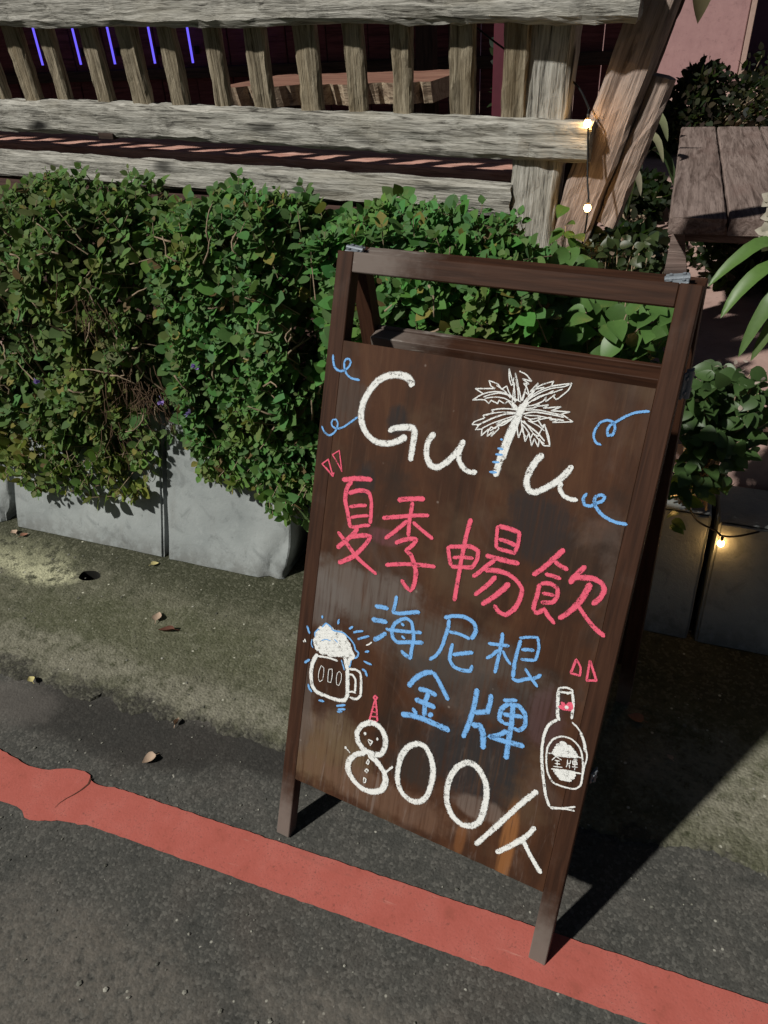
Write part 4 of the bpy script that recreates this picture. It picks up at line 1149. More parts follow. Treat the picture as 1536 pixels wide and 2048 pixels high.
# ================================================================== FOLIAGE
def leaf_template(rows, belly, skew, cup, droop):
    """midrib plus two margins, rows along the length: a smooth ovate outline"""
    V = [(0, 0, 0)]; F = []
    for i in range(1, rows):
        t = i / rows
        w = belly * (math.sin(math.pi * t ** skew)) ** .8
        z = -droop * t * t
        V += [(-w, t - .02, z + cup * w), (0, t, z - .01), (w, t - .02, z + cup * w)]
    V.append((0, 1, -droop - .02))
    n = len(V) - 1
    F += [(0, 2, 1), (0, 3, 2)]
    for i in range(rows - 2):
        a = 1 + i * 3
        F += [(a, a + 1, a + 4, a + 3), (a + 1, a + 2, a + 5, a + 4)]
    a = n - 3
    F += [(a, a + 1, n), (a + 1, a + 2, n)]
    return np.array(V), F
LT_V, LT_F = leaf_template(6, .60, .82, .07, .06)
class Leaves:
    def __init__(self): self.p = []; self.d = []; self.n = []; self.l = []; self.w = []; self.c = []
    def add(self, p, d, n, l, w, c):
        self.p.append(tuple(p)); self.d.append(tuple(d)); self.n.append(tuple(n)); self.l.append(l); self.w.append(w); self.c.append(c)
    def build(self, name, mat, parent=None, curl=1.0, TV=LT_V, TF=LT_F):
        p = np.array(self.p); d = np.array(self.d); n = np.array(self.n)
        d /= np.linalg.norm(d, axis=1)[:, None]
        s = np.cross(d, n); s /= (np.linalg.norm(s, axis=1)[:, None] + 1e-9)
        n = np.cross(s, d)
        l = np.array(self.l)[:, None, None]; w = np.array(self.w)[:, None, None]
        T = TV.copy(); T[:, 2] *= curl
        V = p[:, None, :] + l * (T[None, :, 0:1] * w * s[:, None, :] + T[None, :, 1:2] * d[:, None, :] + T[None, :, 2:3] * n[:, None, :])
        N = len(p); K = len(T)
        V = V.reshape(-1, 3)
        faces = [tuple(i * K + a for a in f) for i in range(N) for f in TF]
        o = mesh_obj(name, V, faces, mat, parent, smooth=True)
        ca = o.data.color_attributes.new('Col', 'FLOAT_COLOR', 'POINT')
        c = np.repeat(np.array([(*x, 1) for x in self.c], dtype=np.float32), K, axis=0)
        ca.data.foreach_set('color', c.ravel())
        return o

def rv(rg, s=1.0): return Vector((rg.gauss(0, s), rg.gauss(0, s), rg.gauss(0, s)))

def sprig(LV, rg, tip, d, nodes, leaf, col, tw=None):
    d = d.normalized()
    a = (d.orthogonal()).normalized(); a.rotate(Matrix.Rotation(rg.uniform(0, 6.28), 3, d)); b = d.cross(a)
    pos = Vector(tip); rs = rg.choice([.6, .8, .95, 1, 1.1, 1.28])
    for k in range(nodes):
        ax = a if k % 2 == 0 else b
        size = leaf * rs * (.50 + .5 * min(1, k / 1.6)) * rg.uniform(.82, 1.15)
        open_ = .50 + .24 * min(k, 3)         # the youngest pair stands up, older ones spread
        for sg in (1, -1):
            out = ax * sg
            ld = (d * (1 - open_ * .8) + out * open_ + rv(rg, .10)); ld.z -= .05 * k
            ln = (d * .75 - out * .2 + Vector((-.28, -.35, .50)) + rv(rg, .12))
            c = [max(.004, x * rg.uniform(.78, 1.22)) for x in col]
            if rg.random() < .035: c = rg.choice([[.26, .23, .06], [.17, .11, .05]])
            LV.add(pos + out * .002, ld, ln, size, .66 * rg.uniform(.9, 1.12), c)
        pos = pos - d * (.011 + .003 * k) * (leaf / .026) + rv(rg, .0008)
    if tw is not None: tw.tube([pos - d * .03, Vector(tip)], .0014, 4, .0008)
    return pos

def interp(x, pts):
    if x <= pts[0][0]: return pts[0][1]
    for (x0, y0), (x1, y1) in zip(pts, pts[1:]):
        if x <= x1: return y0 + (y1 - y0) * (x - x0) / (x1 - x0)
    return pts[-1][1]

def bush(label, x0, x1, top, bot, n_front, n_top, seed, tint=(.068, .165, .042), flowers=(), twigs=30, gap=None, dead=()):
    rg = random.Random(seed)
    root = empty('hedge_shrub', ((x0 + x1) / 2, .86, .32))
    tag(root, label, 'shrub', 'herb shrubs planted in the kerb planter')
    off = root.location
    LV = Leaves(); tw = MB()
    def lump(x, y, z): return mnoise.noise(Vector((x * 6.5 + seed, y * 6.5, z * 6.5))) + .5 * mnoise.noise(Vector((x * 15 + seed, y * 15, z * 15)))
    def yfront(x, z):
        y = .585 + .22 * min(z, .40) if z < .40 else .673
        zt = interp(x, top)
        e = max(0, (z - (zt - .16)) / .16)
        y += .13 * e * e
        ed = min(x - x0, x1 - x)
        if ed < .07: y += .9 * (.07 - max(0, ed)) ** 2 / .07 + .02
        return y - .035 * lump(x, .6, z)
    for i in range(n_front):
        x = rg.uniform(x0 - .01, x1 + .01); zt = interp(x, top); zb_ = interp(x, bot)
        z = rg.uniform(zb_, zt) if rg.random() < .93 else zb_ + abs(rg.gauss(0, .05))
        hh = (z - zb_) / max(.05, zt - zb_)
        if hh < .12 and rg.random() < .35: continue
        lay = abs(rg.gauss(0, .018)) if rg.random() < .72 else rg.uniform(.03, .13)
        y = yfront(x, z) + lay
        if lump(x * 1.3, 4, z * 1.3) > .62 and rg.random() < .8: continue      # bare pockets
        if gap and gap(x, z) and rg.random() < .93: continue
        low = max(0, min(1, (.40 - z) / .15))
        d = Vector((rg.gauss(0, .45), -.75 + rg.gauss(0, .2), .55 * (1 - low) - .35 * low + rg.gauss(0, .25)))
        shade = .80 + .35 * (lump(x * .7, 9, z * .7) * .5 + .5)
        warm = max(0, lump(x * .8 + 9, 2, z * .8))
        col = [tint[0] * shade * (1 + .5 * warm), tint[1] * shade, tint[2] * shade * (1 - .25 * warm)]
        if z < .30: col = [col[0] * 1.25, col[1] * 1.1, col[2]]
        sprig(LV, rg, Vector((x, y, z)) - off, d, rg.choice([3, 3, 4, 4, 5]), rg.uniform(.025, .039), col, tw)
    for i in range(n_top):
        x = rg.uniform(x0, x1); y = rg.uniform(.70, 1.0); zt = interp(x, top)
        z = zt - .02 + .025 * lump(x, y, .5) - .06 * max(0, (y - .85) / .15) - abs(rg.gauss(0, .02))
        if rg.random() < .10: z += rg.uniform(.01, .05)
        d = Vector((rg.gauss(0, .35), -.25 + rg.gauss(0, .25), 1))
        sh = rg.uniform(.85, 1.1)
        sprig(LV, rg, Vector((x, y, z)) - off, d, rg.choice([3, 4]), rg.uniform(.026, .040), [c * sh for c in tint], tw)
    # inner leaves: sparse, slightly darker
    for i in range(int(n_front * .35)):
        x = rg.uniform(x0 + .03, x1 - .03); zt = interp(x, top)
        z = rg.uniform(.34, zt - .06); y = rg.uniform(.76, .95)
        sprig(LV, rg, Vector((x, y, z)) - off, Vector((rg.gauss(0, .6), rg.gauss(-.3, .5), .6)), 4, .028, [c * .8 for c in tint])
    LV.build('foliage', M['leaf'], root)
    # woody stems from the soil and bare pale twigs
    st = MB()
    for i in range(26):
        x = rg.uniform(x0 + .05, x1 - .05); y = rg.uniform(.76, .92)
        p = Vector((x, y, .30)); pts = [p]
        d = Vector((rg.gauss(0, .3), rg.gauss(-.15, .25), 1))
        for k in range(6):
            d = d + rv(rg, .25); d.z = max(.3, d.z)
            p = p + d.normalized() * rg.uniform(.05, .085)
            if p.z > interp(p.x, top) - .05 or p.y < .69: break
            pts.append(p)
        if len(pts) > 1: st.tube([q - off for q in pts], .0045, 5, .0018)
    for i in range(twigs):
        x = rg.uniform(x0 + .04, x1 - .04); zt = interp(x, top); z = rg.uniform(max(.35, zt - .5), zt - .06)
        p = Vector((x, yfront(x, z) + rg.uniform(-.012, .02), z)); d = Vector((rg.gauss(0, .5), rg.gauss(-.1, .25), rg.gauss(.2, .7)))
        pts = [p]
        for k in range(4):
            d = d + rv(rg, .3); p = p + d.normalized() * rg.uniform(.010, .022); pts.append(p)
        st.tube([q - off for q in pts], .0024, 5, .0012)
    ds = MB()
    for cx, cy, cz, cr, cn in dead:      # tangles of dry stalks
        for i in range(cn):
            p = Vector((cx + rg.gauss(0, cr * .6), cy + rg.gauss(0, .02), cz + rg.gauss(0, cr * .6)))
            d = Vector((rg.gauss(.1, .35), rg.gauss(-.15, .2), -1 + rg.gauss(0, .5))); pts = [p]
            for k in range(5):
                d = d + rv(rg, .22); p = p + d.normalized() * rg.uniform(.009, .022); pts.append(p)
            ds.tube([q - off for q in pts], .0012, 4, .0006)
    if dead: ds.build('dry_stalks', M['dead'], root)['kind'] = 'stuff'
    so = st.build('stems', M['twig'], root, smooth=True)
    b0 = len(tw.v)
    tw.build('shoots', M['twig'], root)
    for fx, fy, fz in flowers:
        fl_ = Leaves()
        for k in range(7):
            d = Vector((rg.gauss(0, .6), -.6 + rg.gauss(0, .4), rg.gauss(.3, .6)))
            fl_.add(Vector((fx, fy, fz)) - off + rv(rg, .0025), d, rv(rg, 1), .011, .7, (.42, .28, .75))
        fl_.build('flower', M['petal'], root)
    return root

topL = [(-1.75, .86), (-1.3, .87), (-1.12, .88), (-1.0, .925), (-.86, .955), (-.75, .95), (-.66, .925), (-.58, .88)]
botL = [(-1.75, .22), (-1.25, .21), (-1.06, .135), (-.98, .16), (-.90, .15), (-.80, .20), (-.72, .165), (-.66, .30), (-.60, .37)]
bush('broad mint-like shrub with bare pale twigs spilling over the unbroken kerb block', -1.75, -.575, topL, botL, 1650, 380, 11, (.124, .204, .062),
     [(-.905, .628, .506)], 120, gap=lambda x, z: (-.73 < x < -.585 and .37 < z < .53) or (-.80 < x < -.70 and .30 < z < .36), dead=[(-.655, .70, .49, .07, 80), (-.74, .69, .38, .06, 40), (-1.05, .67, .72, .08, 40), (-.72, .69, .70, .05, 25)])
topM = [(-.60, .87), (-.52, .895), (-.44, .925), (-.36, .935), (-.29, .925), (-.24, .90), (-.19, .86)]
botM = [(-.60, .36), (-.545, .34), (-.51, .27), (-.44, .27), (-.36, .25), (-.27, .215), (-.20, .20)]
bush('mint-like shrub spilling over the chipped kerb block close to the sign board', -.59, -.175, topM, botM, 800, 190, 12, (.108, .220, .068),
     [(-.452, .655, .585), (-.487, .645, .468), (-.56, .648, .487)], 22, gap=lambda x, z: x > -.235 and z > .55 and z < .80)
topR = [(-.17, .87), (-.10, .90), (0, .915), (.09, .905), (.17, .88), (.24, .84), (.30, .77)]
botR = [(-.17, .22), (.0, .25), (.2, .32), (.30, .40)]
bush('dense bright mint-like shrub behind the open top of the sign board', -.175, .285, topR, botR, 800, 260, 13, (.104, .235, .067), (), 12)

# broad-leaved plants ------------------------------------------------------------
BL_V, BL_F = leaf_template(9, .60, .68, .16, .22)
def broad_plant(name, label, base, spots, leaf, tint, seed, cat='plant', stem_r=.003, yellow=0.0, width=.62, group=None):
    rg = random.Random(seed)
    root = empty(name, base); tag(root, label, cat, group)
    off = Vector(base); LV = Leaves(); st = MB()
    for (c, r, n) in spots:
        for i in range(n):
            p = Vector(c) + Vector((rg.uniform(-1, 1) * r[0], rg.uniform(-1, 1) * r[1], rg.uniform(-1, 1) * r[2]))
            d = Vector((rg.gauss(0, .8), -.55 + rg.gauss(0, .45), rg.gauss(-.25, .45)))
            nn = Vector((rg.gauss(-.1, .4), -.55 + rg.gauss(0, .3), .75))
            k = rg.uniform(.7, 1.2)
            cc = [x * k for x in tint]
            if rg.random() < yellow: cc = [.26, .30, .05]
            L = leaf * rg.uniform(.65, 1.15)
            LV.add(p - off, d, nn, L, width * rg.uniform(.85, 1.15), cc)
            if i % 3 == 0:
                a = p - off; b = Vector((rg.gauss(0, .02), rg.gauss(0, .02), 0))
                st.tube([b, b.lerp(a, .5) + Vector((0, .02, .03)), a], stem_r, 5, stem_r * .4)
    st.build('stems', M['twig'], root, smooth=True)['kind'] = 'stuff'
    LV.build('foliage', M['broad'], root, TV=BL_V, TF=BL_F)
    return root
broad_plant('leafy_plant', 'broad heart-leaved plant seen through the open top of the sign board', (.40, .90, .32),
            [((.36, .88, .62), (.07, .07, .10), 80), ((.46, .88, .63), (.07, .07, .10), 100), ((.33, .93, .75), (.04, .05, .06), 20)], .052, (.095, .195, .050), 31, yellow=.02)
broad_plant('climbing_plant', 'heart-leaved climber at the foot of the bench post', (.30, 1.06, .32),
            [((.285, 1.04, .755), (.022, .03, .045), 14), ((.280, 1.06, .83), (.008, .01, .03), 4)], .040, (.085, .170, .030), 32)
p3 = broad_plant('dark_shrub', 'dark small-leaved shrub with pale specks between bench and low table', (.40, 1.20, .35),
            [((.38, 1.13, .68), (.085, .09, .10), 240), ((.41, 1.22, .60), (.08, .1, .12), 160)], .030, (.040, .062, .022), 33)
FL = Leaves(); rg = random.Random(5)
for i in range(26):
    FL.add((rg.uniform(-.03, .10), rg.uniform(-.15, -.02), rg.uniform(.30, .43)), rv(rg), rv(rg), rg.uniform(.010, .019), .55, (.58, .44, .34))
FL.build('pale_specks', M['petal'], p3)['kind'] = 'stuff'  # small pale leaf-shaped flecks scattered over the plant
p4 = broad_plant('leafy_plant', 'leafy plant with white flecks growing over the shaded kerb block beside the sign', (.63, .84, .31),
            [((.60, .74, .58), (.035, .06, .06), 80), ((.65, .76, .56), (.05, .06, .08), 150), ((.69, .80, .54), (.04, .06, .07), 80), ((.64, .72, .46), (.05, .04, .06), 70), ((.60, .70, .36), (.012, .012, .07), 10)], .035, (.062, .118, .036), 34)
FL = Leaves()
for i in range(30):
    FL.add((rg.uniform(-.06, .10), rg.uniform(-.14, .0), rg.uniform(.27, .35)), rv(rg), rv(rg), rg.uniform(.010, .020), .6, (.66, .55, .48))
FL.build('pale_specks', M['petal'], p4)['kind'] = 'stuff'

# strap leaves (orchid etc.) ------------------------------------------------------
def strap(mb, pts, w, up=(0, -.4, 1), fold=.25):
    """a long strap leaf through the points: tapers at both ends, folded along the midrib"""
    cv = []
    P = [Vector(p) for p in pts]
    n = 14
    for i in range(n + 1):
        t = i / n * (len(P) - 1); k = min(int(t), len(P) - 2); f = t - k
        p0 = P[max(k - 1, 0)]; p1 = P[k]; p2 = P[k + 1]; p3_ = P[min(k + 2, len(P) - 1)]
        cv.append(.5 * ((2 * p1) + (p2 - p0) * f + (2 * p0 - 5 * p1 + 4 * p2 - p3_) * f * f + (3 * p1 - p0 - 3 * p2 + p3_) * f ** 3))
    vs = []; fs = []
    for i, p in enumerate(cv):
        d = (cv[min(i + 1, n)] - cv[max(i - 1, 0)]).normalized()
        s = d.cross(Vector(up)).normalized(); nn = s.cross(d)
        t = i / n
        ww = w * min(1, .45 + 2.2 * t) * (1 - max(0, (t - .55) / .45) ** 2.2) + .0006
        vs += [p - s * ww + nn * fold * ww, p - nn * .001, p + s * ww + nn * fold * ww]
    for i in range(n):
        a = i * 3
        fs += [(a, a + 3, a + 4, a + 1), (a + 1, a + 4, a + 5, a + 2)]
    mb.add(vs, fs)
def strap_obj(name, pts, w, col, mat, parent, up=(0, -.4, 1), off=(0, 0, 0)):
    mb = MB(); strap(mb, [Vector(p) - Vector(off) for p in pts], w, up)
    o = mb.build(name, mat, parent, smooth=True)
    ca = o.data.color_attributes.new('Col', 'FLOAT_COLOR', 'POINT')
    ca.data.foreach_set('color', np.tile(np.array([*col, 1], dtype=np.float32), len(mb.v)))
    return o
ob = Vector((.83, 1.12, .352))
orch = empty('potted_orchid', ob); tag(orch, 'potted orchid with arching strap leaves and white blooms in front of the table', 'potted plant')
prof = [(.050, 0), (.052, .01), (.066, .20), (.072, .215), (.072, .24), (.064, .24), (.060, .21), (.0, .20)]
pm = MB(); ns = 24
pm.add([(r * math.cos(2 * math.pi * j / ns), r * math.sin(2 * math.pi * j / ns), z) for r, z in prof for j in range(ns)], [(i * ns + j, i * ns + (j + 1) % ns, (i + 1) * ns + (j + 1) % ns, (i + 1) * ns + j) for i in range(len(prof) - 1) for j in range(ns)] + [tuple(range(ns))[::-1]])
pm.build('pot', M['pot'], orch, smooth=True)
gcol = (.125, .195, .060)
c0 = Vector((.83, 1.12, .575))
for tips in ([c0, (.78, 1.07, .76), (.685, 1.02, .805), (.630, .99, .775), (.588, .97, .728)],
             [c0, (.79, 1.06, .74), (.70, 1.00, .765), (.650, .97, .725), (.622, .95, .672)],
             [c0, (.80, 1.05, .70), (.73, 1.00, .725), (.695, .98, .660), (.674, .97, .585)],
             [c0, (.81, 1.05, .68), (.755, 1.01, .70), (.722, .99, .640), (.700, .98, .575)],
             [c0, (.86, 1.05, .72), (.80, .99, .72), (.77, .96, .66), (.76, .94, .58)],
             [c0, (.90, 1.10, .70), (.98, 1.05, .72), (1.03, 1.02, .62)]):
    strap_obj('leaf', tips, .0155, [x * rng.uniform(.85, 1.15) for x in gcol], M['broad'], orch, off=ob)
stm = MB(); stm.tube([Vector(q) - ob for q in ((.83, 1.12, .58), (.80, 1.11, .75), (.75, 1.09, .90), (.70, 1.06, .915), (.680, 1.05, .87), (.684, 1.05, .81))], .0025, 6)
stm.build('flower_stem', M['twig'], orch, smooth=True)
for fx, fz in ((.672, .882), (.680, .852), (.676, .822), (.688, .80)):
    f = Leaves()
    for k in range(5):
        a = k * 2 * math.pi / 5 + fx * 90
        f.add(Vector((fx, 1.035, fz)) - ob, (math.cos(a), -.25, math.sin(a)), (0, -1, .2), .020, .75, (.72, .66, .55))
    f.build('bloom', M['petal'], orch, TV=BL_V, TF=BL_F)

# strap-leaved plant with pale arching leaves in the dark garden
sb = Vector((.30, 2.75, .352))
sp_ = empty('strap_leaved_plant', sb); tag(sp_, 'strap-leaved plant with pale arching leaf tips behind the leaning planks', 'plant')
def at3(x, z, y): return (x, y, z)
for tips, col in (([sb + Vector((0, 0, 0)), (.27, 2.7, .80), (.36, 2.6, 1.00)], (.09, .13, .04)),
                  ([sb, (.28, 2.62, .78), (.36, 2.55, .86), (.41, 2.5, .835), (.438, 2.48, .775)], (.22, .24, .13)),
                  ([sb, (.27, 2.6, .74), (.34, 2.5, .80), (.40, 2.45, .785), (.436, 2.42, .715)], (.30, .29, .18)),
                  ([sb, (.25, 2.55, .64), (.30, 2.45, .70), (.35, 2.42, .675), (.375, 2.40, .605)], (.34, .31, .22)),
                  ([sb, (.36, 2.6, .7), (.44, 2.5, .72), (.50, 2.45, .60)], (.05, .08, .03)),
                  ([sb, (.22, 2.65, .7), (.14, 2.6, .78), (.08, 2.55, .66)], (.05, .08, .03)),
                  ([sb, (.30, 2.9, .8), (.34, 3.0, .9), (.38, 3.1, .8)], (.05, .08, .03))):
    strap_obj('leaf', tips, .017, col, M['broad'], sp_, off=sb)

# dark garden bushes
def leaf_bush(name, label, base, ells, n, leaf, tint, seed, group=None):
    rg = random.Random(seed)
    root = empty(name, base); tag(root, label, 'shrub', group)
    off = Vector(base); LV = Leaves(); st = MB()
    for (c, r, k) in ells:
        for i in range(int(n * k)):
            q = rv(rg).normalized() * (rg.random() ** .4)
            q = q * (1 + .35 * mnoise.noise(q * 2.3 + Vector((seed, 0, 0))))
            p = Vector(c) + Vector((q.x * r[0], q.y * r[1], q.z * r[2]))
            if p.z < base[2] + .02: continue
            LV.add(p - off, rv(rg) + q * .8, rv(rg) + Vector((0, -.3, .7)), leaf * rg.uniform(.6, 1.3), .55, [x * rg.uniform(.6, 1.4) for x in tint])
            if i % 22 == 0:
                st.tube([Vector((rg.gauss(0, .03), rg.gauss(0, .03), 0)), (p - off) * .5 + rv(rg, .03), p - off], .008, 5, .002)
    st.build('stems', M['twig'], root)
    LV.build('foliage', M['leaf'], root)
    return root
leaf_bush('garden_shrub', 'large dark leafy shrub in front of the pink wall', (.62, 5.2, .35), [((.46, 5.1, .52), (.22, .35, .22), .9), ((.54, 5.2, .74), (.12, .25, .11), .4), ((.92, 5.2, .56), (.34, .45, .30), 1.3), ((.30, 5.0, .44), (.2, .3, .14), .5)], 1500, .05, (.032, .030, .019), 41)
leaf_bush('garden_shrub', 'near-black low shrub added to darken the ground beside the long low table', (.30, 3.3, .35), [((.30, 3.25, .42), (.17, .35, .10), 1), ((.36, 2.3, .42), (.12, .30, .10), .8)], 1300, .045, (.014, .022, .009), 42)  # added plant; its near-black leaves stand for shadow on this ground
leaf_bush('garden_shrub', 'dark shrub standing behind the bench inside the pavilion', (-.28, 3.3, .35), [((-.28, 3.3, .95), (.10, .2, .35), 1)], 700, .05, (.018, .034, .018), 43)
leaf_bush('garden_shrub', 'dark shrub growing under the long low table', (.80, 2.6, .35), [((.80, 2.3, .45), (.25, .3, .11), 1)], 900, .04, (.016, .026, .010), 44)

# ================================================================== GARDEN FURNITURE AND BUILDINGS
tb = empty('low_table', (.66, 2.55, .35)); tag(tb, 'long low brown plank table behind the potted orchid', 'table')
tz = .35
for k, (x0, x1) in enumerate(((-.178, -.030), (-.022, .150), (.158, .32))):
    mt = axes(Vector((-.012, 1, 0)).normalized(), Vector((-1, -.012, 0)).normalized(), Vector((0, 0, 1)), Vector((x1 + .01, -.88, tz - .045)))
    timber('plank', 1.76, x1 - x0, .045, M['table_wood'], tb, seed=80 + k, matrix=mt, rough=.0015, rnd=.004, seg=40)
for k, y in enumerate((-.80, .78)):
    m2 = MB()
    for (xa, xb, xc, xd) in ((-.155, -.125, -.165, -.055), (.25, .28, .20, .30)):
        vs = [(xa, y, .300), (xb, y, .300), (xd, y, .0), (xc, y, .0)]
        lm = MB()
        lm.add([(a, b, c) for a, b, c in vs] + [(a, b + .035, c) for a, b, c in vs], [(0, 3, 2, 1), (4, 5, 6, 7), (0, 1, 5, 4), (1, 2, 6, 5), (2, 3, 7, 6), (3, 0, 4, 7)])
        lm.build('leg', M['table_wood'], tb)
    m2.box(-.15, .29, y + .036, y + .07, .255, .304, .003)
    m2.build('crossbar', M['table_wood'], tb)

# pink rendered wall with a pale edge trim
wl = MB(); wl.box(-.55, .90, 9.0, 9.15, 0, 2.9, .01)
wl_o = wl.build('garden_wall', M['pink_wall'], loc=(0, 0, .35))
tag(wl_o, 'pink rendered garden wall at the back', 'wall')
tr = MB(); tr.box(.905, .955, 8.96, 9.16, -.349, 2.9, .004)
t_o = tr.build('corner_trim', M['trim'], wl_o)
w2 = MB(); w2.box(.96, 5.5, 10.2, 10.4, 0, 3.0, .01)
o = w2.build('garden_wall', M['plum_wall'], loc=(0, 0, .35)); tag(o, 'dark plum wall set back past the pale corner trim', 'wall')
w3 = MB(); w3.box(-7.0, -.56, 9.3, 9.45, 0, 3.0, .01)
o = w3.build('garden_wall', M['plum_wall'], loc=(0, 0, .35)); tag(o, 'dark plum wall behind the pavilion', 'wall')

# pavilion behind the bench; its unseen cover and posts are added for shade
pav = empty('pavilion', (-1.9, 3.5, .35)); tag(pav, 'dark open pavilion with maroon boards behind the bench, unseen cover added for shade', 'pavilion')
po = Vector((-1.9, 3.5, .35))
def pbox(name, x0, x1, y0, y1, z0, z1, mat, parent=pav):
    mb = MB(); mb.box(x0 + 1.9, x1 + 1.9, y0 - 3.5, y1 - 3.5, z0 - .35, z1 - .35, .004)
    return mb.build(name, mat, parent)
for k, (x, y) in enumerate(((-.98, 3.9), (-6.8, 2.62), (-.98, 4.55), (-6.8, 4.55))):
    up = axes(Vector((0, 0, 1)), Vector((1, 0, 0)), Vector((0, 1, 0)), Vector((x, y, .35)) - po)
    timber('post', 2.05, .10, .10, M['dark_wood'], pav, seed=90 + k, matrix=up, rough=.002, seg=30)
pbox('shade_roof', -7.4, -.85, 2.45, 5.5, 2.40, 2.46, M['shade_roof'])  # sheet added out of view to keep the lamp off the background
k = 0; x = -7.0
while x < .20:
    w = .145
    pbox('wall_board', x, x + w, 4.70 + .004 * (k % 3), 4.73 + .004 * (k % 3), .36, 2.39, M['maroon']); x += w + .006; k += 1
pbox('dado_rail', -7.0, .25, 4.64, 4.695, .88, .95, M['dark_wood'])
for i, x in enumerate((-4.22, -3.86, -3.55, -3.20, -2.88, -2.42)):
    led = MB(); led.tube([(0, 0, 0), (0, 0, 1.25)], .008, 10)
    o = led.build('light_tube', M['led'], None, True, loc=(x, 4.62, 1.00 - .006 * i))
    for zz in (.05, .50):
        fb = MB(); fb.box(-.02, .02, .014, .075, zz, zz + .05, .002); fb.build('bracket', M['dark_wood'], o)
    tag(o, 'violet glowing light tube seen through the gaps of the bench back', 'light tube', 'violet light tubes on the pavilion wall')
rp = empty('red_post', (-.30, 3.0, .352)); tag(rp, 'slim red post behind the bench slats', 'post')
mb = MB(); mb.box(-.028, .028, -.028, .028, 0, 1.9, .004); mb.build('shaft', M['red_post'], rp)
mb = MB(); mb.box(-.05, .05, -.05, .05, .0, .03, .004); mb.build('foot', M['red_post'], rp)

# live-edge slab table
sl = empty('slab_table', (-.95, 2.75, .35)); tag(sl, 'live-edge timber slab table behind the bench slats', 'table')
N = 60
def live(ph, y, amp): return [(-.45 + .95 * i / N, y + amp * mnoise.noise(Vector((i * .14, ph, 1))) + .4 * amp * mnoise.noise(Vector((i * .5, ph, 4)))) for i in range(N + 1)]
nf, ff = live(1, -.30, .10), live(7, .30, .05)
ring = nf + ff[::-1]
ztop = .635; th = .075
sv = [(x, y, ztop) for x, y in ring] + [(x + .0, y + (.03 if i <= N else -.03) + .02 * mnoise.noise(Vector((i * .4, 2, 2))), ztop - th) for i, (x, y) in enumerate(ring)]
n = len(ring)
so = mesh_obj('slab', sv, [tuple(range(n)), tuple(range(n, 2 * n))[::-1]], M['slab_wood'], sl)
mesh_obj('bark_edge', [(x, y, z) for x, y, z in sv], [(i, i + n, (i + 1) % n + n, (i + 1) % n) for i in range(n)], M['bark_edge'], sl)
for x, y in ((-.32, -.12), (.36, -.12), (-.32, .16), (.36, .16)):
    up = axes(Vector((0, 0, 1)), Vector((1, 0, 0)), Vector((0, 1, 0)), Vector((x - .03, y - .03, 0)))
    timber('leg', .565, .06, .06, M['dark_wood'], sl, matrix=up, seed=int(x * 100) + 200, seg=10)

# hanging leaf of a plant above, only its drip tip shows
hl = Leaves()
hl.add((0, 0, 0), (-.02, 0, -1), (0, -1, .1), .42, .34, (.16, .135, .075))
o = hl.build('hanging_leaf', M['olive'], TV=BL_V, TF=BL_F); o.location = (.452, 6.4, 1.43)
tag(o, 'large olive leaf hanging point-down in front of the pink wall', 'leaf')
mb = MB(); mb.tube([(0, 0, 0), (.05, .05, .6), (.1, .1, 1.5)], .004, 5); mb.build('stalk', M['twig'], o)

# ================================================================== STRING LIGHTS
def string_light(label, pts, bulbs, sag_r=.0022):
    root = empty('string_light', pts[0]); tag(root, label, 'string light')
    off = Vector(pts[0])
    P = [Vector(p) for p in pts]; cv = []
    for i in range(len(P) - 1):
        p0 = P[max(i - 1, 0)]; p1 = P[i]; p2 = P[i + 1]; p3_ = P[min(i + 2, len(P) - 1)]
        for j in range(8):
            f = j / 8
            cv.append(.5 * ((2 * p1) + (p2 - p0) * f + (2 * p0 - 5 * p1 + 4 * p2 - p3_) * f * f + (3 * p1 - p0 - 3 * p2 + p3_) * f ** 3) - off)
    cv.append(P[-1] - off)
    w = MB(); w.tube(cv, sag_r, 6); w.build('wire', M['wire'], root, True)
    for b in bulbs:
        q = Vector(b) - off
        prof = [(.0, -.0086), (.0029, -.0081), (.0053, -.0062), (.0068, -.0031), (.0070, 0), (.0063, .0029), (.0046, .0050), (.0027, .006)]
        bm_ = MB(); ns = 12
        bm_.add([(q.x + r * math.cos(2 * math.pi * j / ns), q.y + r * math.sin(2 * math.pi * j / ns), q.z + z) for r, z in prof for j in range(ns)],
                [(i * ns + j, i * ns + (j + 1) % ns, (i + 1) * ns + (j + 1) % ns, (i + 1) * ns + j) for i in range(len(prof) - 1) for j in range(ns)])
        bo = bm_.build('bulb', M['bulb'], root, True)
        cp_ = MB(); cp_.tube([(q.x, q.y, q.z + .0055), (q.x, q.y, q.z + .016)], .0032, 8); cp_.build('socket', M['bulb_cap'], bo, True)
string_light('black wire with two warm glowing bulbs hanging before the leaning planks',
             [(.02, 1.165, 1.20), (.12, 1.19, 1.13), (.215, 1.19, 1.095), (.268, 1.160, 1.07), (.303, 1.100, 1.036), (.306, 1.090, 1.024), (.312, 1.09, .96), (.320, 1.07, .90), (.3275, 1.052, .870), (.326, 1.06, .80), (.31, 1.08, .70)],
             [(.3064, 1.088, 1.0085), (.3275, 1.050, .854)])
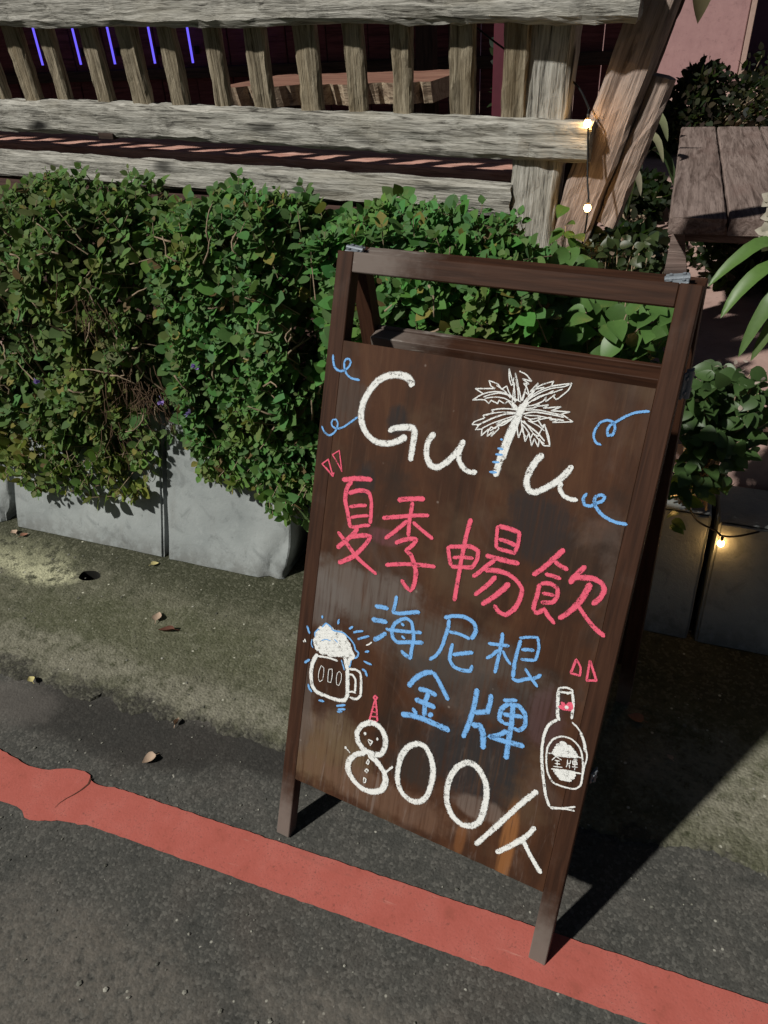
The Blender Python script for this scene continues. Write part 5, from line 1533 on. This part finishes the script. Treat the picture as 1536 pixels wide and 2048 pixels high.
string_light('black wire with two warm glowing bulbs trailing down the shaded kerb blocks',
             [(.50, .85, .36), (.555, .77, .405), (.581, .748, .417), (.61, .76, .36), (.65, .79, .285), (.69, .792, .265), (.706, .785, .258), (.74, .79, .262), (.80, .82, .270), (.90, .86, .275)],
             [(.583, .742, .401), (.706, .782, .241)])

# ================================================================== FALLEN LEAVES
def fallen(loc, L, ang, mat, label, curl=.3, w=.62, tilt=0.0):
    V = BL_V.copy()
    vs = [(x * w * L, (y - .5) * L, (abs(x) * curl * .9 + curl * (y - .5) ** 2 * 1.2 + .05) * L) for x, y, z in V]
    fs = list(BL_F)
    o = mesh_obj('fallen_leaf', vs, fs, mat, smooth=True, loc=loc, rot=(tilt, 0, ang))
    st = MB(); st.tube([(0, -.5 * L, .3 * L * curl + .04 * L), (.02 * L, -.75 * L, .10 * L)], .0007, 4); st.build('stalk', mat, o)
    tag(o, label, 'leaf')
    return o
fallen((-.316, .059, .001), .030, 2.6, M['dry_leaf'], 'curled pale dry leaf on the asphalt near the red line', .55)
fallen((-.542, .419, .007), .032, .3, M['dry_leaf'], 'pale dry leaf lying on the mossy concrete', .45)
fallen((-.492, .383, .007), .042, 1.9, M['dark_leaf'], 'dark reddish shrivelled leaf beside the pale dry leaf', .5, .28)
fallen((-.702, .155, .006), .022, 1.1, M['yellow_leaf'], 'small yellowish leaf at the ragged edge of the concrete', .6)
fallen((.588, .452, .007), .032, 1.4, M['brown_leaf'], 'brown leaf lying in the shadow of the sign board', .35)
fallen((-1.173, .605, .007), .026, 1.2, M['dry_leaf'], 'tan dry leaf in the gap between two kerb blocks', .5)
fallen((-1.132, .603, .007), .022, -.7, M['brown_leaf'], 'reddish dry leaf at the foot of the unbroken kerb block', .5)
fallen((-.675, .598, .007), .022, -.9, M['yellow_leaf'], 'small yellow leaf at the foot of the joint between kerb blocks', .5)
fallen((-.315, .158, .001), .020, .1, M['dry_leaf'], 'tiny upright grey leaf tip at the damp asphalt edge', .9, .4)
fallen((.657, .377, .007), .014, .8, M['dry_leaf'], 'tiny pale leaf scrap in the shadow of the sign', .5)
